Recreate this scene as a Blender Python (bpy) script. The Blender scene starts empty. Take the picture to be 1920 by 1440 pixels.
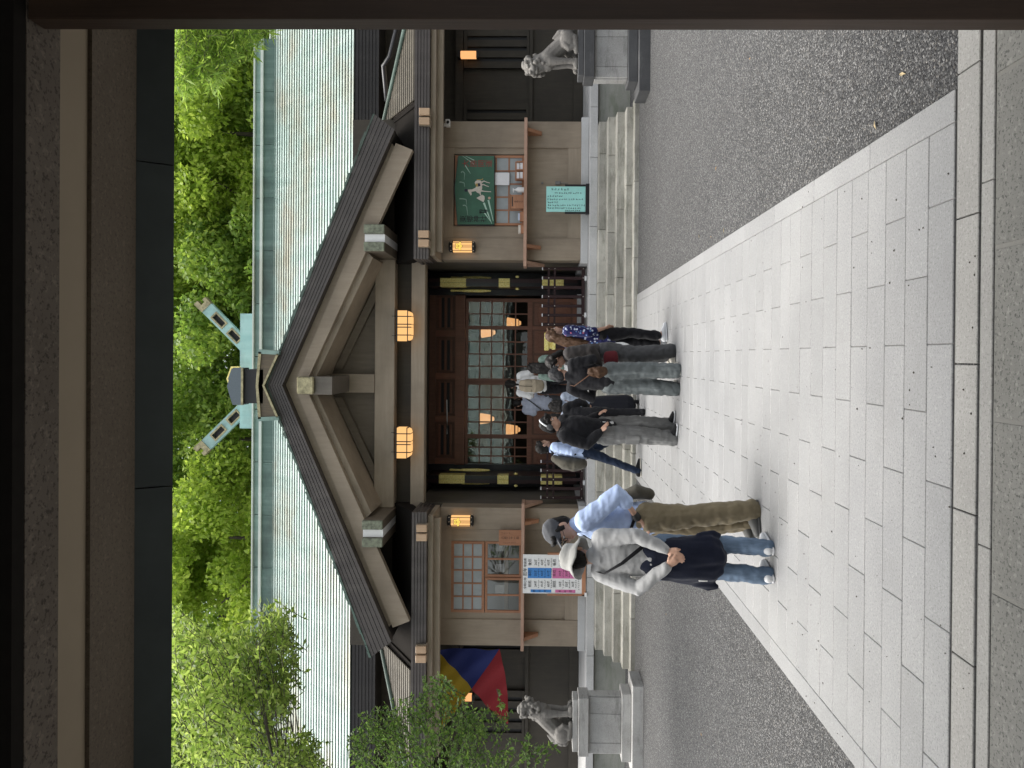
import bpy, math, random
import numpy as np
from mathutils import Vector, Matrix, noise
# ------------------------------------------------------------------ camera, sky, sun, exposure
S = bpy.context.scene
R = math.radians
CAM_H = 1.72
def setup():
    F, yaw, pit, roll = 1400.0, 8 / 1400., 21 / 1400., .0075
    fw = Vector((-math.sin(yaw) * math.cos(pit), math.cos(yaw) * math.cos(pit), math.sin(pit)))
    r0 = Vector((math.cos(yaw), math.sin(yaw), 0)); u0 = r0.cross(fw)
    r = r0 * math.cos(roll) + u0 * math.sin(roll); u = r.cross(fw)
    cd = bpy.data.cameras.new('camera'); co = bpy.data.objects.new('camera', cd)
    S.collection.objects.link(co)
    # the photograph was taken with the phone on its side: image-left is up
    X, Y, Z = -u, r, -fw
    co.matrix_world = Matrix(((X[0], Y[0], Z[0], 0), (X[1], Y[1], Z[1], 0), (X[2], Y[2], Z[2], CAM_H), (0, 0, 0, 1)))
    cd.sensor_fit = 'HORIZONTAL'; cd.sensor_width = 36; cd.lens = F / 1920 * 36
    cd.shift_x = -.01924; cd.shift_y = -.02352
    cd.clip_start = .05; cd.clip_end = 2000
    S.camera = co
setup()
SUN_EL, SUN_AZ = R(74), R(285)          # azimuth of the sun: clockwise from +Y (the way the path runs)
W = bpy.data.worlds.new("World"); S.world = W; W.use_nodes = True
nt = W.node_tree; nt.nodes.clear()
sky = nt.nodes.new('ShaderNodeTexSky'); sky.sky_type = 'NISHITA'; sky.sun_disc = False
sky.sun_elevation = SUN_EL; sky.sun_rotation = SUN_AZ; sky.air_density = 1.0; sky.dust_density = 4.0; sky.ozone_density = 1.0
hs = nt.nodes.new('ShaderNodeHueSaturation'); hs.inputs['Saturation'].default_value = .28   # hazy, thinly overcast sky
bg = nt.nodes.new('ShaderNodeBackground'); bg.inputs[1].default_value = .15
wo = nt.nodes.new('ShaderNodeOutputWorld')
nt.links.new(sky.outputs[0], hs.inputs['Color']); nt.links.new(hs.outputs[0], bg.inputs[0]); nt.links.new(bg.outputs[0], wo.inputs[0])
sl = bpy.data.lights.new('sun', 'SUN'); sl.energy = 2.0; sl.angle = R(58); sl.color = (1, .95, .87)
so = bpy.data.objects.new('sun', sl); S.collection.objects.link(so)
sd = Vector((math.sin(SUN_AZ) * math.cos(SUN_EL), math.cos(SUN_AZ) * math.cos(SUN_EL), math.sin(SUN_EL)))
so.rotation_euler = sd.to_track_quat('Z', 'Y').to_euler(); so.location = (0, -20, 40)
S.view_settings.view_transform = 'Standard'; S.view_settings.look = 'None'
S.view_settings.gamma = 1; S.view_settings.use_curve_mapping = False
S.view_settings.exposure = 1.15
S.render.engine = 'CYCLES'
S.cycles.max_bounces = 6; S.cycles.diffuse_bounces = 4; S.cycles.glossy_bounces = 3; S.cycles.transparent_max_bounces = 8

# ------------------------------------------------------------------ helpers
COL = S.collection
XC = -.6                                  # axis of the shrine
def mx(x): return 2 * XC - x
def tag(o, label=None, cat=None, group=None, kind=None):
    if label: o['label'] = label
    if cat: o['category'] = cat
    if group: o['group'] = group
    if kind: o['kind'] = kind
    return o
def empty(name, loc=(0, 0, 0), rz=0, parent=None):
    o = bpy.data.objects.new(name, None); COL.objects.link(o); o.location = loc; o.rotation_euler = (0, 0, rz)
    o.empty_display_size = .1
    if parent: o.parent = parent
    return o
def link(name, me, mat=None, parent=None, loc=None, rot=None):
    o = bpy.data.objects.new(name, me); COL.objects.link(o)
    if mat and not me.materials: me.materials.append(mat)
    if parent: o.parent = parent
    if loc is not None: o.location = loc
    if rot is not None: o.rotation_euler = rot
    return o
class MB:
    def __init__(s): s.v = []; s.f = []; s.sm = []
    def add(s, vs, fs, smooth=False):
        n = len(s.v); s.v += [tuple(p) for p in vs]; s.f += [tuple(i + n for i in f) for f in fs]; s.sm += [smooth] * len(fs); return s
    def box(s, x0, x1, y0, y1, z0, z1):
        if x0 > x1: x0, x1 = x1, x0
        if y0 > y1: y0, y1 = y1, y0
        if z0 > z1: z0, z1 = z1, z0
        return s.add([(x0, y0, z0), (x1, y0, z0), (x1, y1, z0), (x0, y1, z0), (x0, y0, z1), (x1, y0, z1), (x1, y1, z1), (x0, y1, z1)],
                     [(0, 3, 2, 1), (4, 5, 6, 7), (0, 1, 5, 4), (1, 2, 6, 5), (2, 3, 7, 6), (3, 0, 4, 7)])
    def cbox(s, x0, x1, y0, y1, z0, z1, c=.006):
        # box with all 12 edges chamfered
        if x0 > x1: x0, x1 = x1, x0
        if y0 > y1: y0, y1 = y1, y0
        if z0 > z1: z0, z1 = z1, z0
        c = min(c, (x1 - x0) * .45, (y1 - y0) * .45, (z1 - z0) * .45)
        X = (x0, x1); Y = (y0, y1); Z = (z0, z1); vs = []; idx = {}
        sg = (1, -1)
        for i in (0, 1):
            for j in (0, 1):
                for k in (0, 1):
                    for a in range(3):
                        p = [X[i] + sg[i] * c, Y[j] + sg[j] * c, Z[k] + sg[k] * c]
                        p[a] = (X[i], Y[j], Z[k])[a]
                        idx[i, j, k, a] = len(vs); vs.append(p)
        fs = []
        for a in range(3):
            b, d = (a + 1) % 3, (a + 2) % 3
            for e in (0, 1):
                q = []
                for (m, n) in ((0, 0), (1, 0), (1, 1), (0, 1)):
                    t = [0, 0, 0]; t[a] = e; t[b] = m; t[d] = n; q.append(idx[(*t, a)])
                fs.append(q if e else q[::-1])
            for m in (0, 1):
                for n in (0, 1):       # edge along axis a
                    t0 = [0, 0, 0]; t0[b] = m; t0[d] = n; t1 = list(t0); t1[a] = 1
                    q = [idx[(*t0, b)], idx[(*t1, b)], idx[(*t1, d)], idx[(*t0, d)]]
                    fs.append(q if (m + n) % 2 == 0 else q[::-1])
        for i in (0, 1):
            for j in (0, 1):
                for k in (0, 1):
                    q = [idx[i, j, k, 0], idx[i, j, k, 1], idx[i, j, k, 2]]
                    fs.append(q if (i + j + k) % 2 else q[::-1])
        return s.add(vs, fs)
    def prism(s, poly, y0, y1):
        # polygon in (x,z), extruded along y
        n = len(poly); vs = [(x, y0, z) for x, z in poly] + [(x, y1, z) for x, z in poly]
        return s.add(vs, [tuple(range(n - 1, -1, -1)), tuple(range(n, 2 * n))] + [(i, (i + 1) % n, n + (i + 1) % n, n + i) for i in range(n)])
    def prismx(s, poly, x0, x1):
        n = len(poly); vs = [(x0, y, z) for y, z in poly] + [(x1, y, z) for y, z in poly]
        return s.add(vs, [tuple(range(n)), tuple(range(2 * n - 1, n - 1, -1))] + [(i, n + i, n + (i + 1) % n, (i + 1) % n) for i in range(n)])
    def strip(s, top, bot, y0, y1):
        # band between two polylines in (x,z), thickness along y
        n = len(top)
        for i in range(n - 1):
            s.prism([bot[i], bot[i + 1], top[i + 1], top[i]], y0, y1)
        return s
    def loft(s, path, rad, side=(1, 0, 0), n=12, cap=True, smooth=True):
        # tube through path points; rad: r or (a,b) per point
        P = [Vector(p) for p in path]; side = Vector(side); m = len(P)
        rr = [(q, q) if not isinstance(q, (tuple, list)) else q for q in rad]
        rings = []
        for i in range(m):
            t = (P[min(i + 1, m - 1)] - P[max(i - 1, 0)]).normalized()
            a = side - t * side.dot(t)
            if a.length < 1e-4: a = t.orthogonal()
            a.normalize(); b = t.cross(a)
            rings.append((P[i], a, b, rr[i], t))
        if cap:
            e0 = []; e1 = []
            for k, f in ((.95, .35), (.6, .8)):
                p, a, b, q, t = rings[0]; m0 = min(q); e0.append((p - t * m0 * k * .9, a, b, (q[0] * f, q[1] * f), t))
                p, a, b, q, t = rings[-1]; m0 = min(q); e1.append((p + t * m0 * k * .9, a, b, (q[0] * f, q[1] * f), t))
            rings = e0 + rings + e1[::-1]
        vs = []; fs = []
        for p, a, b, q, t in rings:
            for k in range(n):
                th = 2 * math.pi * k / n; vs.append(p + a * math.cos(th) * q[0] + b * math.sin(th) * q[1])
        M = len(rings)
        for i in range(M - 1):
            for k in range(n):
                fs.append((i * n + k, i * n + (k + 1) % n, (i + 1) * n + (k + 1) % n, (i + 1) * n + k))
        fs.append(tuple(range(n - 1, -1, -1))); fs.append(tuple((M - 1) * n + k for k in range(n)))
        return s.add(vs, fs, smooth)
    def ball(s, c, r, nu=14, nv=9, rot=None):
        if not isinstance(r, (tuple, list)): r = (r, r, r)
        vs = []; fs = []
        for j in range(nv + 1):
            ph = math.pi * j / nv
            for i in range(nu):
                th = 2 * math.pi * i / nu
                p = Vector((r[0] * math.sin(ph) * math.cos(th), r[1] * math.sin(ph) * math.sin(th), r[2] * math.cos(ph)))
                if rot: p = rot @ p
                vs.append(Vector(c) + p)
        for j in range(nv):
            for i in range(nu):
                a, b, c2, d = j * nu + i, (j + 1) * nu + i, (j + 1) * nu + (i + 1) % nu, j * nu + (i + 1) % nu
                fs.append((a, b, c2) if j == nv - 1 else ((b, c2, d) if j == 0 else (a, b, c2, d)))
        return s.add(vs, fs, True)
    def quad(s, a, b, c, d): return s.add([a, b, c, d], [(0, 1, 2, 3)])
    def mesh(s, name='mesh'):
        me = bpy.data.meshes.new(name); me.from_pydata(s.v, [], s.f); me.validate()
        if any(s.sm) and len(me.polygons) == len(s.sm): me.polygons.foreach_set('use_smooth', s.sm)
        me.update(); return me
    def build(s, name, mat, parent=None, loc=None, rot=None): return link(name, s.mesh(name), mat, parent, loc, rot)
def B(name, mat, parent, *args, c=0): 
    m = MB(); (m.cbox(*args, c=c) if c else m.box(*args)); return m.build(name, mat, parent)

# ------------------------------------------------------------------ materials
MATS = {}
def newmat(name):
    m = bpy.data.materials.new(name); m.use_nodes = True; t = m.node_tree; t.nodes.clear()
    out = t.nodes.new('ShaderNodeOutputMaterial'); MATS[name] = m
    return m, t, out
def N(t, kind, **kw):
    n = t.nodes.new(kind)
    for k, v in kw.items():
        if k in n.inputs: n.inputs[k].default_value = v
        else: setattr(n, k, v)
    return n
def ramp(t, src, stops, interp='LINEAR'):
    r = t.nodes.new('ShaderNodeValToRGB'); r.color_ramp.interpolation = interp
    e = r.color_ramp.elements
    while len(e) < len(stops): e.new(.5)
    for i, (p, c) in enumerate(stops):
        e[i].position = p; e[i].color = (*c, 1) if len(c) == 3 else c
    t.links.new(src, r.inputs[0]); return r.outputs[0]
def coords(t, scale=(1, 1, 1), local=False, offset_random=False):
    if local: src = N(t, 'ShaderNodeTexCoord').outputs['Object']
    else: src = N(t, 'ShaderNodeNewGeometry').outputs['Position']
    m = N(t, 'ShaderNodeMapping'); m.inputs['Scale'].default_value = scale
    t.links.new(src, m.inputs['Vector'])
    if offset_random:
        oi = N(t, 'ShaderNodeObjectInfo'); mm = N(t, 'ShaderNodeMath', operation='MULTIPLY'); mm.inputs[1].default_value = 57.
        t.links.new(oi.outputs['Random'], mm.inputs[0]); t.links.new(mm.outputs[0], m.inputs['Location'])
    return m.outputs[0]
def mixc(t, a, b, fac, mode='MIX'):
    m = N(t, 'ShaderNodeMix', data_type='RGBA', blend_type=mode)
    for v, i in ((a, 6), (b, 7)):
        if isinstance(v, tuple): m.inputs[i].default_value = (*v[:3], 1)
        else: t.links.new(v, m.inputs[i])
    if isinstance(fac, (int, float)): m.inputs[0].default_value = fac
    else: t.links.new(fac, m.inputs[0])
    return m.outputs[2]
def bsdf(t, out, col, rough=.6, bump=None, bstr=.3, bdist=.01, metal=0., spec=.5, extra=None):
    p = N(t, 'ShaderNodeBsdfPrincipled'); 
    if isinstance(col, tuple): p.inputs['Base Color'].default_value = (*col[:3], 1)
    else: t.links.new(col, p.inputs['Base Color'])
    if isinstance(rough, (int, float)): p.inputs['Roughness'].default_value = rough
    else: t.links.new(rough, p.inputs['Roughness'])
    p.inputs['Metallic'].default_value = metal; p.inputs['Specular IOR Level'].default_value = spec
    if bump is not None:
        b = N(t, 'ShaderNodeBump'); b.inputs['Strength'].default_value = bstr; b.inputs['Distance'].default_value = bdist
        t.links.new(bump, b.inputs['Height']); t.links.new(b.outputs[0], p.inputs['Normal'])
    for k, v in (extra or {}).items(): p.inputs[k].default_value = v
    t.links.new(p.outputs[0], out.inputs[0]); return p
def noise_tex(t, vec, scale, detail=4, rough=.6):
    n = N(t, 'ShaderNodeTexNoise'); n.inputs['Scale'].default_value = scale; n.inputs['Detail'].default_value = detail; n.inputs['Roughness'].default_value = rough
    t.links.new(vec, n.inputs['Vector']); return n.outputs['Fac']
def vary(t, col, amt=.15, mode=None):
    # per-object brightness variation
    oi = N(t, 'ShaderNodeObjectInfo'); mr = N(t, 'ShaderNodeMapRange'); mr.inputs['To Min'].default_value = 1 - amt; mr.inputs['To Max'].default_value = 1 + amt
    t.links.new(oi.outputs['Random'], mr.inputs['Value'])
    h = N(t, 'ShaderNodeHueSaturation'); t.links.new(mr.outputs[0], h.inputs['Value'])
    if isinstance(col, tuple): h.inputs['Color'].default_value = (*col, 1)
    else: t.links.new(col, h.inputs['Color'])
    return h.outputs[0]
def stone(name, lo, hi, speck=(.03, .03, .03), sp=220, blotch=1.6, rough=.75, speckamt=.30, stain=None, amt=.08, gl=.5):
    m, t, out = newmat(name); c = coords(t)
    big = noise_tex(t, c, blotch, 5, .65); base = ramp(t, big, [(.3, lo), (.7, hi)])
    fine = noise_tex(t, c, sp, 2, .8); f2 = ramp(t, fine, [(.36, (1, 1, 1)), (.46, (0, 0, 0))])
    fac = N(t, 'ShaderNodeMath', operation='MULTIPLY'); fac.inputs[1].default_value = speckamt; t.links.new(f2, fac.inputs[0])
    col = mixc(t, base, speck, fac.outputs[0])
    w = noise_tex(t, c, sp * .6, 2, .8); f3 = ramp(t, w, [(.56, (0, 0, 0)), (.66, (1, 1, 1))])
    fw = N(t, 'ShaderNodeMath', operation='MULTIPLY'); fw.inputs[1].default_value = speckamt * .7; t.links.new(f3, fw.inputs[0])
    col = mixc(t, col, tuple(min(1, q * 1.5) for q in hi), fw.outputs[0])
    if stain:
        c2 = coords(t, (1.2, 1.2, 5.)); s1 = noise_tex(t, c2, stain[1], 6, .7); fs = ramp(t, s1, [(stain[2], (0, 0, 0)), (stain[2] + .2, (1, 1, 1))])
        fm = N(t, 'ShaderNodeMath', operation='MULTIPLY'); fm.inputs[1].default_value = stain[3]; t.links.new(fs, fm.inputs[0])
        col = mixc(t, col, stain[0], fm.outputs[0])
    col = vary(t, col, amt)
    bsdf(t, out, col, rough, fine, .35, .004, spec=gl); return m
def wood(name, lo, hi, scale=(14, 14, 1.1), rough=.55, amt=.06, dark=None, spec=.4, bstr=.15):
    m, t, out = newmat(name); c = coords(t, scale, offset_random=True)
    n = noise_tex(t, c, 2.2, 6, .65); col = ramp(t, n, [(.28, lo), (.72, hi)])
    c2 = coords(t); b = noise_tex(t, c2, 1.3, 4, .6); col = mixc(t, col, tuple(q * .72 for q in lo), ramp(t, b, [(.42, (0, 0, 0)), (.75, (.75, .75, .75))]))
    col = vary(t, col, amt); bsdf(t, out, col, rough, n, bstr, .004, spec=spec); return m
def flat(name, col, rough=.6, metal=0., amt=0., sc=40, nstr=.1, spec=.5, bs=.2):
    m, t, out = newmat(name); c = coords(t); n = noise_tex(t, c, sc, 4, .6)
    k = ramp(t, n, [(.3, tuple(q * (1 - nstr) for q in col)), (.7, tuple(min(1, q * (1 + nstr)) for q in col))])
    if amt: k = vary(t, k, amt)
    bsdf(t, out, k, rough, n, bs, .003, metal, spec); return m
def emit(name, col, strength):
    m, t, out = newmat(name); e = N(t, 'ShaderNodeEmission'); e.inputs[0].default_value = (*col, 1); e.inputs[1].default_value = strength
    t.links.new(e.outputs[0], out.inputs[0]); return m

paver = stone('pale granite paving', (0.245, 0.247, 0.248), (0.297, 0.298, 0.296), (.09, .09, .09), 95, 1.1, .42, .5, ((.21, .207, .20), 1.5, .56, .45), .05)
drainstone = stone('drain granite', (0.260, 0.254, 0.238), (0.322, 0.316, 0.298), (.10, .10, .09), 85, 1.5, .6, .5, None, .05)
granite = stone('step granite', (0.274, 0.265, 0.231), (0.422, 0.410, 0.362), (.07, .07, .06), 150, 2.2, .8, .4, ((.10, .105, .075), 1.6, .50, .7), .16)
granite_l = stone('light granite', (0.414, 0.414, 0.402), (0.540, 0.540, 0.529), (.13, .13, .13), 150, 1.5, .75, .35, ((.25, .25, .24), 1.5, .58, .4), .06)
granite_m = stone('mossy stone', (.24, .245, .215), (.34, .34, .30), (.09, .10, .07), 120, 1.3, .85, .35, ((.115, .14, .085), 1.1, .5, .65), .05)
stone_dark = stone('weather-blackened stone', (.045, .046, .048), (.085, .086, .088), (.02, .02, .02), 120, 1.6, .8, .3, ((.20, .20, .195), 1.3, .60, .6), .1)
stone_ped = stone('pedestal granite', (.30, .295, .28), (.42, .415, .40), (.10, .10, .09), 120, 1.8, .8, .4, ((.11, .11, .10), 1.8, .52, .6), .08)
stone_stat = stone('carved stone', (0.136, 0.127, 0.115), (0.223, 0.211, 0.192), (.10, .09, .08), 60, 3.5, .85, .35, ((.07, .065, .06), 2.6, .52, .7), .04)
aggregate = stone('exposed aggregate', (0.142, 0.140, 0.125), (0.190, 0.187, 0.169), (0.030, 0.030, 0.026), 60, 1.5, .7, .75, None, .05)
joint_pale = stone('pale joint stone', (0.190, 0.187, 0.169), (0.226, 0.220, 0.199), (.15, .15, .13), 130, 2, .8, .2)
def gravel_mat():
    m, t, out = newmat('grey gravel'); c = coords(t)
    v = N(t, 'ShaderNodeTexVoronoi'); v.inputs['Scale'].default_value = 100.; t.links.new(c, v.inputs['Vector'])
    sep = N(t, 'ShaderNodeSeparateColor'); t.links.new(v.outputs['Color'], sep.inputs[0])
    col = ramp(t, sep.outputs[0], [(0, (.037, .0375, .039)), (.35, (.074, .075, .076)), (.7, (.126, .126, .125)), (.9, (.21, .209, .205)), (1, (.36, .357, .347))])
    hue = ramp(t, sep.outputs[1], [(.8, (1, 1, 1)), (1, (1, .93, .84))]); col = mixc(t, col, hue, 1., 'MULTIPLY')
    edge = ramp(t, v.outputs['Distance'], [(.25, (1, 1, 1)), (.75, (.5, .5, .5))]); col = mixc(t, col, edge, 1., 'MULTIPLY')
    b = noise_tex(t, c, .8, 5, .6); col = mixc(t, col, (.5, .5, .5), ramp(t, b, [(.35, (.25, .25, .25)), (.65, (0, 0, 0))]), 'MULTIPLY')
    inv = N(t, 'ShaderNodeMath', operation='SUBTRACT'); inv.inputs[0].default_value = 1; t.links.new(v.outputs['Distance'], inv.inputs[1])
    bsdf(t, out, col, .8, inv.outputs[0], .9, .012, spec=.35); return m
gravel = gravel_mat()
bed = flat('dark joint bed', (.19, .187, .178), .95)
beige = wood('beige painted timber', (0.271, 0.217, 0.157), (0.337, 0.276, 0.203), (9, 9, .8), .6, .03)
beige_h = wood('beige painted beam', (0.293, 0.237, 0.172), (0.364, 0.301, 0.224), (.8, 9, 9), .6, .03)
beige_d = wood('brown stained board', (0.129, 0.105, 0.075), (0.179, 0.146, 0.109), (8, 8, .8), .65, .05)
greyboard = wood('grey brown board', (0.120, 0.105, 0.085), (0.162, 0.143, 0.117), (9, 9, .8), .65, .04)
darkwall = wood('dark stained wall', (0.036, 0.030, 0.022), (0.054, 0.046, 0.032), (9, 9, .8), .7, .05)
orangewood = wood('orange cypress', (0.338, 0.156, 0.081), (0.475, 0.237, 0.131), (1, 10, 10), .5, .08)
orangewood_v = wood('orange cypress upright', (0.338, 0.156, 0.081), (0.450, 0.225, 0.125), (12, 12, 1), .5, .08)
shelfwood = wood('shelf cypress', (0.396, 0.240, 0.168), (0.516, 0.336, 0.246), (1, 9, 9), .5, .05)
doorwood = wood('red brown door wood', (0.169, 0.070, 0.041), (0.250, 0.108, 0.063), (12, 12, 1), .45, .05)
doorwood_d = wood('dark door wood', (0.108, 0.050, 0.031), (0.167, 0.083, 0.050), (12, 12, 1), .5, .05)
lacquer = flat('black lacquer', (0.013, 0.012, 0.014), .28, 0, 0, 20, .15)
maroon = flat('maroon lacquer', (.028, .011, .012), .3, 0, .1, 20, .15)
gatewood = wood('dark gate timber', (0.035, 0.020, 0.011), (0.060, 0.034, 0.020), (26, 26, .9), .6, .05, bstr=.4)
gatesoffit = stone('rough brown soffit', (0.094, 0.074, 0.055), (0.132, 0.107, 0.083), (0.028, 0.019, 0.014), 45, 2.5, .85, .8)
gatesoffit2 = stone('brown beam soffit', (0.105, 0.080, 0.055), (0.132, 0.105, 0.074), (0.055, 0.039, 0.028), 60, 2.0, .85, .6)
gatebeige = flat('beige plaster soffit', (0.286, 0.231, 0.160), .8, 0, 0, 3, .05)
gatecopper = flat('dark grey green copper', (.062, .074, .072), .6, 0, 0, 3, .15, .3)
def gold_mat():
    m, t, out = newmat('engraved gold'); c = coords(t); n = noise_tex(t, c, 38, 5, .7)
    col = ramp(t, n, [(.35, (.72, .55, .10)), (.6, (.95, .86, .36))]); bsdf(t, out, col, .35, n, .5, .004, .0); return m
gold = gold_mat()
bronze = flat('aged bronze plate', (.30, .27, .16), .5, .55, 0, 14, .45)
verdigris = flat('green weathered cap', (.15, .165, .115), .65, .1, 0, 16, .5)
white = flat('white paint', (.78, .78, .76), .5, 0, 0, 20, .04)
paperw = flat('white paper', (.80, .80, .80), .7, 0, 0, 20, .03)
def copper(name, lo, mid, hi, streak, rough=.5, patch=.75, grain=.25):
    m, t, out = newmat(name); c = coords(t, (2.2, .5, .12)); n = noise_tex(t, c, 1.6, 6, .62)
    col = ramp(t, n, [(.28, lo), (.5, mid), (.72, hi)])
    c3 = coords(t, (.55, .9, .9)); b = noise_tex(t, c3, .5, 6, .7); col = mixc(t, col, streak, ramp(t, b, [(.47, (0, 0, 0)), (.62, (patch, patch, patch))]))
    c2 = coords(t); f = noise_tex(t, c2, 7, 5, .65); col = mixc(t, col, tuple(q * .6 for q in mid), ramp(t, f, [(.55, (0, 0, 0)), (.8, (grain, grain, grain))]))
    col = vary(t, col, .06); bsdf(t, out, col, rough, f, .06, .004, 0, .5); return m
patina = copper('pale patina copper', (0.368, 0.478, 0.432), (0.460, 0.561, 0.515), (0.552, 0.626, 0.580), (0.396, 0.354, 0.262), .30, .75, .3)
patina_d = copper('green ridge copper', (.15, .25, .21), (.21, .32, .275), (.30, .40, .355), (.11, .15, .13), .5)
patina_s = copper('dark streaked ridge copper', (.06, .11, .09), (.10, .17, .14), (.18, .27, .23), (.045, .06, .05), .5)
patina_p = copper('skylit ridge edge', (.50, .58, .52), (.58, .64, .58), (.66, .70, .66), (.5, .5, .42), .45)  # paler than the ridge: skylight on the ledge edges put into the colour
chigi_c = copper('turquoise copper', (.24, .44, .43), (.33, .54, .52), (.42, .60, .58), (.20, .30, .28), .5)
browncop = copper('brown copper shingle', (.052, .043, .037), (.070, .059, .052), (.10, .087, .076), (.045, .038, .033), .5)
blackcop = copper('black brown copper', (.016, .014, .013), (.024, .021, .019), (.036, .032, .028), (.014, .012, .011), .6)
shingle = copper('olive brown shingle', (0.080, 0.068, 0.048), (0.105, 0.090, 0.065), (0.140, 0.125, 0.095), (0.060, 0.050, 0.037), .6)
mossgreen = copper('mossy copper edge', (0.050, 0.083, 0.066), (0.077, 0.121, 0.099), (0.121, 0.165, 0.138), (0.033, 0.039, 0.028), .7)
def glass_mat(name, refl, tint, rough=.015):
    m, t, out = newmat(name); g = N(t, 'ShaderNodeBsdfGlossy'); g.inputs['Roughness'].default_value = rough; g.inputs[0].default_value = (.9, .95, .97, 1)
    c = coords(t); n = noise_tex(t, c, 3.2, 2, .5); b = N(t, 'ShaderNodeBump'); b.inputs['Strength'].default_value = .035; b.inputs['Distance'].default_value = .03
    t.links.new(n, b.inputs['Height']); t.links.new(b.outputs[0], g.inputs['Normal'])
    tr = N(t, 'ShaderNodeBsdfTransparent'); tr.inputs[0].default_value = (*tint, 1); mx_ = N(t, 'ShaderNodeMixShader'); mx_.inputs[0].default_value = refl
    t.links.new(tr.outputs[0], mx_.inputs[1]); t.links.new(g.outputs[0], mx_.inputs[2]); t.links.new(mx_.outputs[0], out.inputs[0]); return m
glass = glass_mat('door glass', .10, (.75, .8, .8))
glass_w = glass_mat('office window glass', .16, (.8, .82, .82))
frost = flat('frosted glass', (.34, .37, .37), .35, 0, 0, 4, .12)
lampglow = emit('warm paper lantern glow', (1., .55, .21), .5)
lampglow2 = emit('warm lamp shade glow', (1., .48, .19), .5)
crestglow = emit('yellow crest glow', (1., .70, .14), .5)
black = flat('matt black', (.012, .012, .012), .6)
shade_black = flat('near-black shade colour', (.018, .016, .014), .95, 0, 0, 20, .1, .05)  # near-black stands in for shade under the gable and the gate
inkblack = flat('ink', (.015, .015, .017), .8)
# ------------------------------------------------------------------ ground, path, drain, gate floor
rng = random.Random(7)
g = MB().quad((-300, -300, -.014), (300, -300, -.014), (300, 600, -.014), (-300, 600, -.014)).build('ground', gravel); tag(g, kind='structure')
PL, PR, PY0, PY1 = -2.235, 1.135, 3.165, 13.75
path = B('stone_path', bed, None, PL, PR, PY0, PY1, -.06, -.008); tag(path, kind='structure')
SLABS = {}
def slab(parent, name, x0, x1, y0, y1, mat, gap=.003, top=0., h=.03, c=.0035):
    w, d = round(x1 - x0 - gap, 4), round(y1 - y0 - gap, 4)
    k = (w, d, mat.name, h)
    if k not in SLABS: SLABS[k] = MB().cbox(-w / 2, w / 2, -d / 2, d / 2, -h, 0, c=c).mesh(name); SLABS[k].materials.append(mat)
    o = link(name, SLABS[k], None, parent); o.location = ((x0 + x1) / 2, (y0 + y1) / 2, top + rng.uniform(-.0012, .0012))
    o.rotation_euler = (rng.uniform(-.0012, .0012), rng.uniform(-.0012, .0012), 0); return o
BW = .14; pitch = (PY1 - PY0) / 51; far = MB()
for r in range(51):
    y0 = PY0 + r * pitch; y1 = y0 + pitch
    xs = [PL + BW] + [x for x in [(.063 if r % 2 == 0 else .37) + .61 * k for k in range(-6, 4)] if PL + BW + .05 < x < PR - BW - .05] + [PR - BW]
    for a, b in zip(xs, xs[1:]):
        if y0 < 11.6: slab(path, 'paving_slab', a, b, y0, y1, paver)
        else: far.cbox(a + .002, b - .002, y0 + .002, y1 - .002, -.03, 0, c=.0035)
tag(far.build('paving_slabs', paver, path), kind='stuff')
nb = 13; bl = (PY1 - PY0) / nb
for k in range(nb):
    for x0, x1, off in ((PL, PL + BW, .3), (PR - BW, PR, 0)):
        slab(path, 'border_stone', x0, x1, PY0 + k * bl, PY0 + (k + 1) * bl, paver)
drain = B('drain_channel', bed, None, -9, 9, 2.86, 3.162, -.10, -.07); tag(drain, kind='structure')
for k in range(-12, 13):
    x = .28 + .602 * k
    slab(drain, 'drain_cover', x - .301, x + .301, 2.984, 3.148, drainstone, .006, 0, .05, .003)
for k in range(-6, 7):
    x = -.02 + 1.42 * k
    slab(drain, 'kerb_stone', x - .71, x + .71, 2.885, 2.968, drainstone, .004, 0, .05, .003)
B('metal_strip', flat('drain steel', (.16, .155, .15), .45, .7), drain, -9, 9, 2.973, 2.977, -.06, -.006)
B('metal_strip', MATS['drain steel'], drain, -9, 9, 3.153, 3.157, -.06, -.006)
gf = B('gate_floor', joint_pale, None, -9, 9, -4, 2.878, -.12, -.003); tag(gf, kind='structure')
for k in range(-10, 11):
    x = .425 + .655 * k
    slab(gf, 'floor_panel', x + .008, x + .647, 1.2, 2.874, aggregate, .002, .001, .02, .002)
    slab(gf, 'floor_panel', x + .008, x + .647, -3.9, 1.17, aggregate, .002, .001, .02, .002)

# ------------------------------------------------------------------ the gate the picture is taken from
gate = empty('gate', (XC, 0, 0)); tag(gate, 'dark timber roofed gate framing the whole view from within', 'gate')
def GP(m, name, mat): 
    o = m.build(name, mat); o.parent = gate; o.matrix_parent_inverse = Matrix.Translation((-XC, 0, 0)); return o
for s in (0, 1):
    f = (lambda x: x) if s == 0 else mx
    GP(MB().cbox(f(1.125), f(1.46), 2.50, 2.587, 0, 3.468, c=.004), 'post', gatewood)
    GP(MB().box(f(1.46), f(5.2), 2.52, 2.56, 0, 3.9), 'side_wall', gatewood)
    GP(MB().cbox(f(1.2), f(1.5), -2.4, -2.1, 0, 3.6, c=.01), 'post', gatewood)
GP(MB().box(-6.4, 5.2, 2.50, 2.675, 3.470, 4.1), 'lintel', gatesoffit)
GP(MB().box(-6.4, 5.2, 2.44, 2.498, 3.472, 4.2), 'lintel_board', shade_black)  # inner face of the lintel, its shade painted in as near-black
GP(MB().box(-6.6, 5.4, 2.676, 3.048, 3.60, 3.66), 'soffit_board', gatebeige)
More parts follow.
